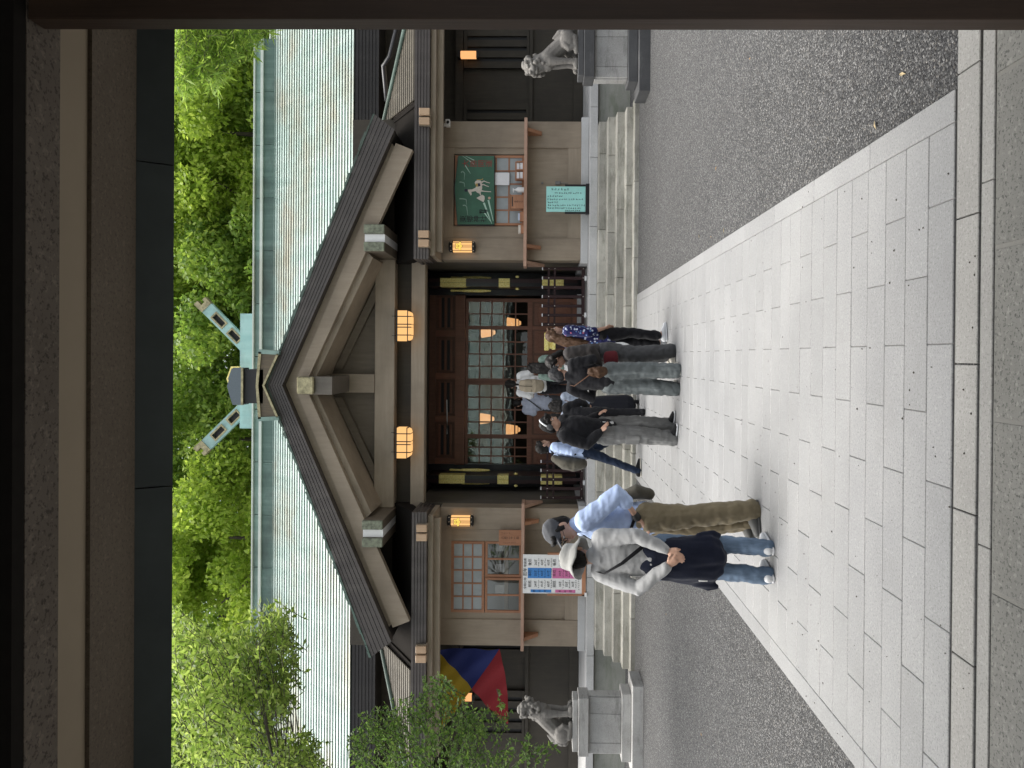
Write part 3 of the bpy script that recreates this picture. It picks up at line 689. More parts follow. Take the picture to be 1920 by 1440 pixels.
def glyph_mesh(items, name='lettering'):
    # items: (text, x, z, size) centred on (x,z), facing -Y at y=0
    v = []; f = []
    for txt, x, z, s in items:
        cu = bpy.data.curves.new('t', 'FONT'); cu.body = txt; cu.size = s; cu.align_x = 'CENTER'; cu.align_y = 'CENTER'; cu.resolution_u = 2; cu.extrude = .001
        o = bpy.data.objects.new('t', cu); me = evaluated(o); n = len(v)
        v += [(p.co.x + x, -p.co.z, p.co.y + z) for p in me.vertices]; f += [tuple(i + n for i in p.vertices) for p in me.polygons]
        bpy.data.objects.remove(o); bpy.data.meshes.remove(me); bpy.data.curves.remove(cu)
    me = bpy.data.meshes.new(name); me.from_pydata(v, [], f); me.update(); return me
def column(txt, x, ztop, s, step=None): return [(c, x, ztop - (i + .5) * (step or s * 1.05), s) for i, c in enumerate(txt)]
def child(o, parent):        # parent keeping world placement (parents are unrotated)
    o.parent = parent; o.matrix_parent_inverse = Matrix.Translation(-Vector(parent.location)); return o
def CB(mb, name, mat, parent): return child(mb.build(name, mat), parent)

# ------------------------------------------------------------------ hanging lanterns in the porch
def porch_lantern(x, note):
    t = empty('hanging_lantern', (x, 15.28, 4.40)); tag(t, 'lit paper lantern box hanging under the porch beam ' + note, 'lantern', 'porch lanterns')
    pr = [(-.31, .29), (-.31, .09), (-.27, .02), (-.19, 0), (.19, 0), (.27, .02), (.31, .09), (.31, .29)]
    MB().prism(pr, -.13, .13).build('paper_shade', lampglow, t)
    m = MB()
    for xx in (-.19, -.03, .03, .19): m.box(xx - .010, xx + .010, -.137, .137, .0, .29)
    m.box(-.315, .315, -.136, .136, .068, .086); m.box(-.315, .315, -.136, .136, .282, .294)
    m.build('rib', black, t); MB().box(-.33, .33, -.15, .15, .29, .31).build('lid', black, t)
    for xx in (-.2, .2): MB().loft([(xx, 0, .31), (xx, 0, .42)], [.006, .006], n=6).build('hanger', black, t)
porch_lantern(.59, 'on the horse board side'); porch_lantern(-1.80, 'on the year poster side')
# wall lanterns with a leaf crest
def wall_lantern(x):
    t = empty('wall_lantern', (x, 15.52, 3.14)); side = 'counter window with the green horse board' if x > 0 else 'counter window with the wooden plaque'
    tag(t, 'lit paper wall lantern with leaf crest beside the ' + side, 'lantern', 'crested wall lanterns')
    n = 16
    def ring(z, r): return [(r * math.cos(2 * math.pi * k / n), r * math.sin(2 * math.pi * k / n), z) for k in range(n)]
    m = MB(); m.loft([(0, 0, .07), (0, 0, .46)], [.115, .115], n=n, cap=False); m.build('paper_shade', lampglow, t)
    MB().loft([(0, 0, .0), (0, 0, .02), (0, 0, .065)], [.09, .12, .12], n=n, cap=False).build('cap', black, t); MB().loft([(0, 0, .465), (0, 0, .52), (0, 0, .55)], [.12, .12, .09], n=n, cap=False).build('cap', black, t)
    m = MB()
    for zz in (.02, .485):
        for k in range(n): 
            if k % 2: continue
            a = 2 * math.pi * k / n; m.ball((.121 * math.cos(a), .121 * math.sin(a), zz + .015), (.012, .012, .016), 6, 4)
    m.build('bead', flat('pale paper bead', (.55, .45, .33), .7) if 'pale paper bead' not in MATS else MATS['pale paper bead'], t)
    m = MB()
    for xx in (-.022, 0, .022): m.box(xx - .003, xx + .003, -.121, -.115, .07, .46)
    for a in range(0, n, 4):
        m.loft([(.118 * math.cos(a * 2 * math.pi / n + .78), .118 * math.sin(a * 2 * math.pi / n + .78), .05), (.118 * math.cos(a * 2 * math.pi / n + .78), .118 * math.sin(a * 2 * math.pi / n + .78), .48)], [.006, .006], n=5, cap=False)
    m.build('rib', black, t)
    # ivy-leaf crest: outline slightly larger than the leaf
    def leaf(k, y):
        pts = []
        for i in range(40):
            a = 2 * math.pi * i / 40; r = k * (.062 + .018 * math.cos(5 * a + math.pi) + .008 * math.cos(3 * a)); pts.append((r * math.sin(a) * 1.1, .33 + r * math.cos(a)))
        return MB().prism(pts, y - .004, y)
    leaf(1.12, -.122).build('crest_outline', flat('crest ink', (.12, .07, .01), .8) if 'crest ink' not in MATS else MATS['crest ink'], t); leaf(1., -.1265).build('crest', crestglow, t)
    m = MB()
    for a in (-.9, -.35, .35, .9, 3.14): m.loft([(0, -.131, .33), (.05 * math.sin(a), -.131, .33 + .05 * math.cos(a))], [.003, .002], n=4, cap=False)
    m.build('crest_vein', MATS['crest ink'], t)
    MB().box(-.05, .05, .10, .13, .1, .5).build('wall_plate', black, t)
wall_lantern(2.25); wall_lantern(-3.45)
def side_lamp(x):
    t = empty('side_lamp', (x, 18.05, 3.32)); tag(t, 'small lit box lamp on the dark slatted wall ' + ('behind the black-stained lion' if x > 0 else 'behind the coloured curtain'), 'lamp', 'box lamps on the slatted walls')
    MB().cbox(-.075, .075, -.07, .07, .06, .44, c=.01).build('paper_shade', lampglow2, t)
    MB().box(-.09, .09, -.085, .085, .0, .06).build('base', black, t); MB().box(-.09, .09, -.085, .085, .44, .5).build('top', black, t)
    MB().box(-.03, .03, .07, .16, .1, .4).build('wall_plate', black, t)
side_lamp(7.25); side_lamp(mx(7.25) + .15)
# lamps inside the hall, seen through the glass
def hall_lamp(x, y, z, note):
    t = empty('ceiling_lamp', (x, y, z)); tag(t, 'glowing flared lamp shade inside the hall ' + note, 'lamp', 'lamps inside the hall')
    m = MB(); n = 12
    m.loft([(0, 0, -.30), (0, 0, -.02), (0, 0, 0)], [.10, .145, .137], n=n, cap=False); m.build('shade', lampglow2, t)
    MB().loft([(0, 0, -.37), (0, 0, -.32)], [.04, .07], n=10, cap=False).build('finial', lampglow2, t); MB().loft([(0, 0, 0), (0, 0, 4.60 - z)], [.008, .008], n=5).build('cord', black, t)
for y in (19.6,):
    for ix, iy, nt_ in ((912, 624, 'upper one behind the left middle door'), (960, 606, 'lower one behind the left middle door'), (911, 786, 'upper one behind the right middle door'), (960, 806, 'lower one behind the right middle door')):
        X = (1440 - iy - 773) / 1400 * y; Z = CAM_H + (1018 - ix + 10) / 1400 * y
        hall_lamp(X, y, Z, nt_.replace('left middle', 'flowered-blouse side').replace('right middle', 'backpack side'))

# ------------------------------------------------------------------ guardian lions on pedestals
def pedestal(xc, yf, s, dark, label):
    t = empty('stone_pedestal', (xc, yf, 0)); tag(t, label, 'pedestal', 'lion pedestals')
    A = stone_dark if dark else stone_ped
    def tier(name, hw, y0, y1, z0, z1, mat, c=.008): return MB().cbox(-hw, hw, y0, y1, z0, z1, c=c).build(name, mat, t)
    tier('base_slab', .78, 0, .62, -.02, .17, A); tier('lower_slab', .58, .14, .56, .172, .332, A)
    for a, b in ((-.48, -.30), (-.296, .20), (.204, .48)): MB().cbox(a, b, .22, .50, .334, .892, c=.006).build('block', stone_ped, t)
    tier('corner_moulding', .505, .26, .46, .334, .892, stone_ped); tier('upper_slab', .50, .14, .58, .894, 1.07, A); tier('plinth', .45, .20, .54, 1.072, 1.165, A)
    return t
pedestal(5.16, 12.36, 1, True, 'tiered stone pedestal with black-stained slabs under a lion'); pedestal(-6.33, 12.55, 1, False, 'tiered pale granite pedestal under a lion beside the tree')
def lion(flip, headturn):
    m = MB(); L = m.loft; Bq = m.ball
    # local: faces +x, z up; about .9 tall
    L([(-.20, 0, .20), (-.12, 0, .27), (0, 0, .40), (.10, 0, .48), (.17, 0, .50)], [(.15, .13), (.15, .14), (.15, .14), (.17, .16), (.14, .13)], (0, 1, 0))
    for i in range(6): L([(-.14 + .045 * i, -.13, .26 + .035 * i), (-.11 + .045 * i, 0, .43 + .03 * i), (-.14 + .045 * i, .13, .26 + .035 * i)], [.018, .018, .018], n=6)
    for sy in (-1, 1):
        Bq((.12, .10 * sy, .47), (.115, .075, .125))
        L([(.15, .105 * sy, .45), (.16, .11 * sy, .30), (.155, .105 * sy, .16), (.165, .105 * sy, .05)], [.078, .056, .046, .05]); L([(.15, .105 * sy, .03), (.25, .11 * sy, .03)], [.052, .045])
        for q in (-.028, .0, .028): Bq((.275, .108 * sy + q, .025), .022, 6, 5)
        Bq((-.17, .13 * sy, .16), (.15, .075, .13)); L([(-.20, .14 * sy, .06), (-.03, .15 * sy, .035), (.03, .15 * sy, .03)], [.06, .042, .038]); L([(-.10, .14 * sy, .22), (-.02, .15 * sy, .15), (-.06, .15 * sy, .05)], [.06, .05, .04])
    # tail: upright flame with a curl
    L([(-.27, 0, .08), (-.33, 0, .18), (-.30, 0, .30), (-.24, 0, .40)], [(.05, .05), (.09, .075), (.075, .06), (.015, .015)], (1, 0, 0)); Bq((-.30, .05, .22), .06); Bq((-.30, -.05, .22), .06); Bq((-.36, 0, .12), .06)
    # neck and head
    L([(.12, 0, .52), (.17, 0, .62), (.20, 0, .70)], [(.15, .15), (.14, .14), (.12, .12)], (0, 1, 0))
    rot = Matrix.Rotation(headturn, 3, 'Z'); hc = Vector((.20, 0, .74))
    def H(p): return hc + rot @ Vector(p)
    Bq(H((0, 0, .03)), (.115, .105, .11)); Bq(H((.10, 0, -.02)), (.085, .085, .055)); Bq(H((.10, 0, -.085)), (.07, .075, .03)); Bq(H((.165, 0, .015)), (.035, .05, .03))
    for sy in (-1, 1):
        Bq(H((.085, .05 * sy, .055)), (.035, .032, .026)); Bq(H((-.02, .105 * sy, .06)), (.045, .03, .06)); Bq(H((.14, .055 * sy, -.03)), (.05, .03, .035))
    Bq(H((-.02, 0, .13)), (.07, .07, .035))
    rr = random.Random(5)
    for k in range(46):   # mane curls
        a = rr.uniform(-2.3, 2.3) + math.pi; z = rr.uniform(-.20, .09); r = .125 + (.03 if z < -.03 else 0)
        Bq(H((r * math.cos(a) - .01, r * math.sin(a), z)), rr.uniform(.024, .04), 8, 6)
    me = organic(m, .0095, 2)
    return me
def place_lion(xc, yc, flip, turn, label):
    me = lion(flip, turn); me.materials.append(stone_stat); o = link('guardian_lion_statue', me, None, None, (xc, yc, 1.165), (0, 0, math.pi if flip else 0)); o.scale = (1.06, .95, 1.06)
    tag(o, label, 'statue', 'guardian lions'); return o
place_lion(5.14, 12.73, True, R(35), 'carved stone lion on the black-stained pedestal, head turned to the path')
place_lion(-6.33, 12.92, False, R(20), 'carved stone lion with curled mane on the pale pedestal by the tree')

# ------------------------------------------------------------------ barriers
def barrier(x0, x1, n, y, label):
    t = empty('low_barrier', ((x0 + x1) / 2, y, .795)); tag(t, label, 'barrier', 'lacquered barriers'); w = (x1 - x0) / 2
    MB().cbox(-w, w, -.045, .045, .035, .105, c=.004).build('foot_rail', maroon, t)
    for z in (.66, .79): MB().box(-w, w, -.012, .012, z, z + .045).build('cross_rail', maroon, t)
    for i in range(n):
        x = -w + .035 + (2 * w - .07) * i / (n - 1)
        p = MB().cbox(x - .032, x + .032, -.03, .03, .105, .935, c=.004).build('upright', maroon, t)
        MB().cbox(x - .033, x + .033, -.031, .031, .936, .958, c=.006).build('pale_tip', paperw, p)
        m = MB()
        for z in (.07, .68, .81):
            if (i + int(z * 100)) % 2 == 0 or i in (0, n - 1): m.ball((x, -.032 if z > .2 else -.047, z), (.011, .006, .011), 7, 5)
        if m.v: m.build('stud', flat('pale stud', (.6, .58, .52), .4) if 'pale stud' not in MATS else MATS['pale stud'], p)
    for k in ((-.62, .62) if n > 6 else (-.3, .55)): MB().box(k * w - .05, k * w + .05, -.05, .03, .0, .045).build('white_foot', white, t)
barrier(.64, 1.91, 7, 16.1, 'low dark lacquered post barrier in front of the doors by the flowered-blouse woman')
barrier(-3.09, -2.05, 6, 16.1, 'low dark lacquered post barrier partly behind the man with the grey backpack')

# ------------------------------------------------------------------ signs
SY_ = 15.58
def sgn(zx, zy):
    U = 1440 - (280 + zy / 9.6); V = 850 + zx / 9.6
    return ((U - 773) * SY_ / 1400, CAM_H + (1018 + (U - 773) * .0075 - V) * SY_ / 1400)
gr_ = flat('green board paint', (.035, .12, .07), .5, 0, 0, 6, .12); cream = flat('painted cream', (.62, .56, .48), .6); redp = flat('painted red', (.26, .03, .025), .6)
ochre = flat('painted ochre', (.45, .30, .08), .6); palegreen = flat('painted pale green', (.42, .60, .48), .6); navyp = flat('painted navy', (.012, .014, .03), .6); palewave = flat('painted wave', (.22, .34, .27), .6); pinkp = flat('painted pink', (.55, .36, .26), .6)
em = empty('votive_board', (3.43, 15.6, 2.77)); tag(em, 'green peaked votive board with white horse and red lettering', 'sign')
CB(MB().prism([sgn(735, 1355), sgn(735, 128), sgn(95, 128), sgn(25, 705), sgn(80, 1360)][::-1], SY_, SY_ + .03), 'board', gr_, em)
CB(MB().prism([sgn(742, 1372), sgn(745, 116), sgn(85, 116), sgn(10, 705), sgn(68, 1374)][::-1], SY_ + .031, SY_ + .06), 'frame', lacquer, em)
def pp(pts, mat, name, d=.004):
    P = [sgn(*p) for p in pts]; ar = sum(P[i][0] * P[(i + 1) % len(P)][1] - P[(i + 1) % len(P)][0] * P[i][1] for i in range(len(P)))
    if ar < 0: P = P[::-1]
    return CB(MB().prism(P, SY_ - d, SY_ - .0005), name, mat, em)
def pl(pts, w, mat, name, d=.003):
    m = MB(); P = [sgn(*p) for p in pts]; ws = w if isinstance(w, list) else [w] * len(P)
    m.loft([(x, SY_ - d, z) for x, z in P], [(q, .002) for q in ws], (0, 0, 1), n=6, cap=False) if False else None
    for (a, b, wa, wb) in zip(P, P[1:], ws, ws[1:]):
        d_ = Vector((b[0] - a[0], b[1] - a[1])); n_ = Vector((-d_.y, d_.x)).normalized() if d_.length else Vector((0, 1))
        q = [(a[0] - n_.x * wa, a[1] - n_.y * wa), (b[0] - n_.x * wb, b[1] - n_.y * wb), (b[0] + n_.x * wb, b[1] + n_.y * wb), (a[0] + n_.x * wa, a[1] + n_.y * wa)]
        m.prism(q, SY_ - d, SY_ - .0004)
    return CB(m, name, mat, em)
pp([(385, 610), (400, 580), (440, 565), (490, 570), (520, 600), (510, 640), (520, 690), (510, 760), (480, 810), (430, 790), (400, 760), (330, 775), (262, 760), (262, 735), (340, 730), (400, 700), (420, 660), (395, 640)], cream, 'painted_horse')
pp([(262, 760), (325, 770), (330, 830), (310, 838), (290, 805)], cream, 'painted_horse')
pp([(230 + 32 * math.cos(a * .7), 748 + 28 * math.sin(a * .7)) for a in range(9)], navyp, 'painted_mane', .006)
for q in ([(505, 610), (550, 578), (600, 600), (660, 615)], [(505, 650), (545, 642), (590, 665), (640, 680)], [(500, 755), (560, 765), (680, 772)], [(480, 795), (490, 835)]): pl(q, [.016, .009, .007, .006][:len(q)], cream, 'painted_horse', .004)
pp([(400, 625), (440, 625), (440, 685), (405, 680)], ochre, 'painted_saddle', .006); pp([(440, 620), (480, 620), (490, 670), (445, 682)], navyp, 'painted_saddle', .006)
pp([(415, 885), (520, 825), (560, 850), (565, 900), (545, 960), (460, 915)], cream, 'painted_bell'); pl([(420, 555), (520, 555), (535, 530)], .006, ochre, 'painted_tail')
pp([(648 + 24 * math.cos(a * .7), 885 + 24 * math.sin(a * .7)) for a in range(9)], pinkp, 'painted_ball')
for q in ([(140, 430), (165, 405), (205, 440), (195, 560)], [(110, 600), (140, 600), (195, 615), (205, 690)], [(110, 900), (160, 900), (230, 910), (240, 1010)], [(170, 1020), (210, 1015), (240, 1040), (260, 1200)]): pl(q, [.012, .011, .008, .003], palewave, 'painted_wave')
for a, b, w0, w1 in (((550, 970), (690, 1345), .02, .004), ((630, 920), (720, 1300), .018, .004), ((560, 1150), (690, 1330), .012, .003), ((165, 128), (370, 275), .003, .007), ((220, 130), (380, 210), .003, .008), ((215, 300), (310, 450), .010, .002)): pl([a, b], [w0, w1], palegreen, 'painted_streak', .0025)
def sign_text(items, y, mat, parent, name='lettering'):
    me = glyph_mesh(items); me.materials.append(mat); o = link(name, me, None, None, (0, y, 0)); return child(o, parent)
xr, zt = sgn(165, 265); zt2 = sgn(720, 265)[1]; sz = (zt - zt2) / 4
sign_text(column('大勝開運', xr, zt, sz * .98, sz), SY_ - .0015, redp, em)
xl_, zl = sgn(125, 1262); zl2 = sgn(610, 1262)[1]; sz = (zl - zl2) / 4
sign_text(column('東郷神社', xl_, zl, sz * 1.05, sz), SY_ - .0045, inkblack, em)
xm, zm = sgn(440, 1125); 
CB(strokes(MB(), [(xm, zm - .07, .10), (xm, zm - .17, .10)], SY_ - .0045, random.Random(3), .006, 7), 'brush_marks', inkblack, em)
# wooden plaque
pq = empty('wooden_plaque', (-3.80, 15.55, 2.14)); tag(pq, 'small cypress plaque with a brushed date beside the left window', 'sign')
MB().cbox(-.16, .16, -.015, .015, 0, .47, c=.006).build('board', orangewood_v, pq); MB().box(.05, .12, .0, .03, -.01, .3).build('easel', doorwood_d, pq)
me = glyph_mesh(column('六月二十一日', .0, .42, .062, .063)); me.materials.append(inkblack); link('lettering', me, None, pq, (0, -.017, 0))
strokes(MB(), [(.10, .40 - .05 * i, .035) for i in range(4)] + [(-.10, .37 - .04 * i, .03) for i in range(7)], -.0155, random.Random(4), .0025, 4).build('faint_marks', wood('faint ink', (.16, .08, .04), (.2, .1, .05)), pq)
# table of unlucky years
ps = empty('year_table_poster', (-4.445, 15.18, .795)); tag(ps, 'white poster with blue and pink tables standing against the counter', 'poster')
MB().box(-.395, .395, 0, .02, .10, 1.30).build('sheet', white, ps)
bluep = flat('printed blue', (.05, .22, .55), .6); pinkq = flat('printed pink', (.58, .16, .34), .6)
colx = [-.355, -.21, .02, .25]
def rect(x0, x1, z0, z1, mat, nm): MB().box(x0, x1, -.003, -.0005, z0, z1).build(nm, mat, ps)
rect(-.085, .125, .72, 1.20, bluep, 'blue_cells'); rect(-.375, -.315, .72, 1.14, bluep, 'blue_cells'); rect(-.085, .125, .22, .70, pinkq, 'pink_cells'); rect(-.375, -.315, .23, .64, pinkq, 'pink_cells')
it = [('令和七年', -.19, 1.25, .06), ('厄年', .04, 1.25, .085), ('早見表', .23, 1.25, .06)]
for r0, ages in ((1.165, ((24, 41, 60), (25, 42, 61), (26, 43, 62))), (.665, ((18, 32, 36), (19, 33, 37), (20, 34, 38)))):
    for cx, hd, ag in zip((-.20, .02, .24), ('前厄', '本厄', '後厄'), ages):
        it.append((hd, cx, r0 - .01, .07))
        for i, a in enumerate(ag): it.append((str(a) + '才', cx, r0 - .125 - .13 * i, .062))
me = glyph_mesh(it); me.materials.append(inkblack); link('lettering', me, None, ps, (0, -.0045, 0))
me = glyph_mesh(column('男の厄', -.345, 1.12, .05, .11) + column('女の厄', -.345, .60, .05, .11)); me.materials.append(inkblack); link('lettering', me, None, ps, (0, -.0045, 0))
strokes(MB(), [(cx + dx, r0 - .185 - .13 * i, .03) for r0 in (1.165, .665) for cx in (-.20, .02, .24) for i in range(3) for dx in (-.07, -.035, 0, .035, .07)] + [(-.3 + .04 * i, .165, .03) for i in range(15)], -.0035, random.Random(9), .0022, 4).build('fine_print', inkblack, ps)
for a, b in ((-.435, -.397), (.397, .435)): MB().cbox(a, b, -.02, .05, .02, .80, c=.004).build('stand_post', orangewood_v, ps)
MB().cbox(-.435, .435, -.02, .05, .02, .098, c=.004).build('stand_rail', orangewood, ps)
for a in (-.44, .36): MB().box(a, a + .08, -.06, .09, 0, .045).build('white_foot', white, ps)
# pale teal notice
nb_ = empty('notice_board', (3.21, 15.32, .795)); tag(nb_, 'pale turquoise handwritten notice in a dark floor stand', 'notice')
teal = flat('turquoise paper', (.34, .68, .62), .6, 0, 0, 8, .05)
MB().box(-.26, .26, 0, .012, .08, .88).build('sheet', teal, nb_)
cells = [(-.235 + .25, 0, 0)]; rr = random.Random(11); lines = []
for i, (xx, z0, z1, s) in enumerate(((.20, .76, .40, .05), (.125, .70, .12, .038), (.06, .84, .55, .038), (-.005, .84, .12, .038), (-.065, .84, .62, .038), (-.125, .84, .10, .038), (-.185, .84, .18, .038), (-.235, .48, .18, .032))):
    z = z0
    while z > z1:
        lines.append((xx, z, s)); z -= s * rr.uniform(1.05, 1.5)
strokes(MB(), lines, -.0005, rr, .0028, 5).build('brush_marks', inkblack, nb_)['kind'] = 'stuff'
for a, b in ((-.30, -.262), (.262, .30)): MB().cbox(a, b, -.02, .04, .03, .50, c=.004).build('stand_post', lacquer, nb_)
MB().cbox(-.31, .31, -.05, .08, .0, .075, c=.005).build('stand_base', lacquer, nb_)
# ------------------------------------------------------------------ things on the counters
CZ = 2.136
o = empty('offering_box', (3.16, 15.42, CZ)); tag(o, 'orange wooden slot box standing on the right counter', 'box')
MB().cbox(-.14, .14, -.09, .09, 0, .27, c=.005).build('body', orangewood, o); MB().cbox(-.15, .15, -.10, .10, .27, .29, c=.004).build('lid', orangewood, o); MB().box(-.10, .10, -.0925, -.089, .225, .245).build('slot', black, o)
me = glyph_mesh(column('おみくじ', 0, .20, .045, .046)); me.materials.append(inkblack); link('lettering', me, None, o, (0, -.092, 0))
o = empty('pump_bottle', (3.42, 15.42, CZ)); tag(o, 'white pump bottle of hand sanitiser on the counter', 'bottle')
MB().loft([(0, 0, .006), (0, 0, .13), (0, 0, .155)], [(.055, .04), (.055, .04), (.03, .03)], n=14).build('body', white, o); MB().loft([(0, 0, .15), (0, 0, .22)], [.014, .012], n=8).build('pump', white, o); MB().loft([(-.05, 0, .215), (.02, 0, .222)], [.012, .014], n=8).build('nozzle', white, o)
o = empty('amulet_rack', (3.83, 15.45, CZ)); tag(o, 'wooden tray rack of white slips at the counter end', 'rack')
MB().box(-.20, .20, 0, .10, 0, .03).build('tray', orangewood, o); MB().box(-.20, .20, .08, .10, .03, .19).build('back', orangewood, o)
for a in (-.19, 0, .17): MB().box(a, a + .02, -.01, .08, .0, .16).build('divider', orangewood, o)
for a in (-.16, .03): 
    for z in (.03, .10): MB().box(a, a + .13, .01 + z * .3, .06 + z * .3, z, z + .055).build('paper_slips', paperw, o)
o = link('hanging_notice', MB().cbox(-.13, .13, -.004, .004, -.17, .17, c=.001).mesh('notice'), paperw, None, (3.70, 15.66, 2.62)); tag(o, 'blank white paper fixed to the window bars below the board', 'notice')
o = empty('leaflet_box', (2.86, 15.42, CZ)); tag(o, 'small open wooden box of pale leaflets near the offering box', 'box'); MB().cbox(-.10, .10, -.06, .06, 0, .08, c=.003).build('body', orangewood, o); MB().box(-.07, .07, -.03, .03, .08, .12).build('leaflets', flat('pale blue paper', (.5, .58, .7), .7), o)
o = empty('wooden_stand', (2.60, 15.42, CZ)); tag(o, 'small cream topped wooden stand at the inner counter end', 'stand'); MB().cbox(-.08, .08, -.05, .05, 0, .06, c=.003).build('body', orangewood, o); MB().cbox(-.085, .085, -.055, .055, .06, .11, c=.004).build('top', cream, o)
for k, xx in enumerate((-5.08, -4.62, -4.16)):
    o = link('paper_stack', MB().cbox(-.09, .09, -.02, .02, 0, .20, c=.003).mesh('paper'), paperw, None, (xx, 16.2, 2.52)); tag(o, 'pale sheet behind the glass of the left office window', 'paper', 'sheets behind the left window')
    sh_ = None
o = B('office_shelf', beige_h, None, -5.6, -3.6, 16.1, 16.5, 2.44, 2.518); tag(o, 'pale shelf behind the left office window', 'shelf')
# gilt-topped box near the doors
o = empty('gilt_post', (.30, 16.0, .795)); tag(o, 'red lacquered post box with a gilt capital behind the flowered blouse', 'post')
MB().cbox(-.14, .14, -.14, .14, 0, .66, c=.006).build('shaft', maroon, o); MB().cbox(-.17, .17, -.17, .17, .66, .74, c=.01).build('collar', gold, o); MB().cbox(-.15, .15, -.15, .15, .74, .80, c=.008).build('neck', gold, o); MB().cbox(-.19, .19, -.19, .19, .80, .90, c=.012).build('capital', gold, o)
# little outlet on the wall panel
o = empty('wall_tap', (3.62, 15.69, 1.40)); tag(o, 'small metal tap on the wall panel above the notice', 'tap'); MB().cbox(-.035, .035, -.05, 0, -.02, .09, c=.005).build('body', flat('dull steel', (.22, .21, .2), .4, .8), o); MB().cbox(-.02, .02, -.03, 0, .34, .38, c=.004).build('hook', MATS['dull steel'], o); MB().loft([(0, -.02, -.02), (0, -.015, -.55)], [.008, .006], n=6).build('pipe', MATS['dull steel'], o)
# coloured curtain beside the left wing
cu_ = empty('coloured_curtain', (-7.0, 16.2, 2.6)); tag(cu_, 'hung cloth of yellow, blue and red triangles beside the left wing', 'curtain')
cC = [flat('blue cloth', (.012, .022, .13), .85), flat('yellow cloth', (.36, .25, .012), .85), flat('red cloth', (.24, .014, .02), .85)]
TR, BR, CC, BL_, TL = (-6.40, 3.98), (-6.38, 2.62), (-7.28, 3.22), (-8.05, 2.42), (-8.15, 3.86)
def tri(a, b, c, mat, name, ph, sag):
    n = 14; vs = []; fs = []; idx = {}
    for i in range(n + 1):
        for j in range(n + 1 - i):
            u, v = i / n, j / n; w = 1 - u - v; x = a[0] * w + b[0] * u + c[0] * v; z = a[1] * w + b[1] * u + c[1] * v
            z -= sag * 4 * w * u; y = 16.2 + .05 * math.sin(x * 5 + ph) * (u + .2) + .05 * math.sin(z * 6 + ph) + .03 * math.sin((x + z) * 11)
            idx[i, j] = len(vs); vs.append((x, y, z))
    for i in range(n):
        for j in range(n - i):
            fs.append((idx[i, j], idx[i + 1, j], idx[i, j + 1]))
            if j < n - i - 1: fs.append((idx[i + 1, j], idx[i + 1, j + 1], idx[i, j + 1]))
    CB(MB().add(vs, fs, True), name, mat, cu_)
tri(TR, BR, CC, cC[0], 'blue_panel', 0, -.03); tri(TR, TL, CC, cC[1], 'yellow_panel', 0, .05); tri(BR, BL_, CC, cC[2], 'red_panel', 0, .06)
CB(MB().loft([(-6.42, 16.22, 4.0), (-8.2, 16.22, 3.9)], [.008, .008], n=6), 'cord', paperw, cu_)

o = empty('security_camera', (4.80, 15.5, 3.72)); tag(o, 'small white camera under the eave above the horse board', 'camera'); MB().cbox(-.07, .07, -.10, .05, -.04, .05, c=.01).build('housing', white, o); MB().loft([(0, -.10, 0), (0, -.13, -.01)], [.03, .028], n=10).build('lens', black, o); MB().box(-.02, .02, .03, .14, .0, .13).build('arm', white, o)
# seeds and grit lying on the paving
db = MB(); r9 = random.Random(21)
for _ in range(230):
    x, y = r9.uniform(-2.2, 1.1), 3.0 + 9 * r9.random() ** 1.6; s = r9.uniform(.003, .008); a = r9.uniform(0, 3.14); dx, dy = s * math.cos(a), s * math.sin(a); k = r9.uniform(.3, .9)
    db.add([(x - dx, y - dy, .001), (x + dy * k, y - dx * k, .001), (x + dx, y + dy, .001), (x - dy * k, y + dx * k, .001), (x, y, s * .8 + .001)], [(0, 1, 4), (1, 2, 4), (2, 3, 4), (3, 0, 4)])
tag(db.build('scattered_grit', flat('dark seed', (.05, .04, .03), .8)), 'dark seeds and grit scattered over the pale paving', 'grit', kind='stuff')
# ------------------------------------------------------------------ foliage
def leaf_mat(name, lo, mid, hi, trans=.58, rough=.45):
    m, t, out = newmat(name); a = N(t, 'ShaderNodeAttribute'); a.attribute_name = 'tone'
    col = ramp(t, a.outputs['Fac'], [(0, lo), (.5, mid), (1, hi)])
    p = N(t, 'ShaderNodeBsdfPrincipled'); p.inputs['Roughness'].default_value = rough; t.links.new(col, p.inputs['Base Color']); p.inputs['Specular IOR Level'].default_value = .35
    tr = N(t, 'ShaderNodeBsdfTranslucent'); t.links.new(mixc(t, col, (1., 1., .5), .25, 'MULTIPLY'), tr.inputs[0])
    mx_ = N(t, 'ShaderNodeMixShader'); mx_.inputs[0].default_value = trans
    t.links.new(p.outputs[0], mx_.inputs[1]); t.links.new(tr.outputs[0], mx_.inputs[2]); t.links.new(mx_.outputs[0], out.inputs[0]); return m
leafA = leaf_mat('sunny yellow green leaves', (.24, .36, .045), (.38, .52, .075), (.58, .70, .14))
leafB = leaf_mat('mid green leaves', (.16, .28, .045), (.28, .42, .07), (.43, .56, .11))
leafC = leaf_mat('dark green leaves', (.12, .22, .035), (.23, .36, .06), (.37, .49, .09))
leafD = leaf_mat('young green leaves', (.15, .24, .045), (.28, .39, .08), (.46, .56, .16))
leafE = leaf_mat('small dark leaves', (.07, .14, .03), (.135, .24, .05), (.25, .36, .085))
bark = wood('grey brown bark', (.06, .05, .04), (.11, .095, .075), (16, 16, 2), .9, .1, bstr=.6)
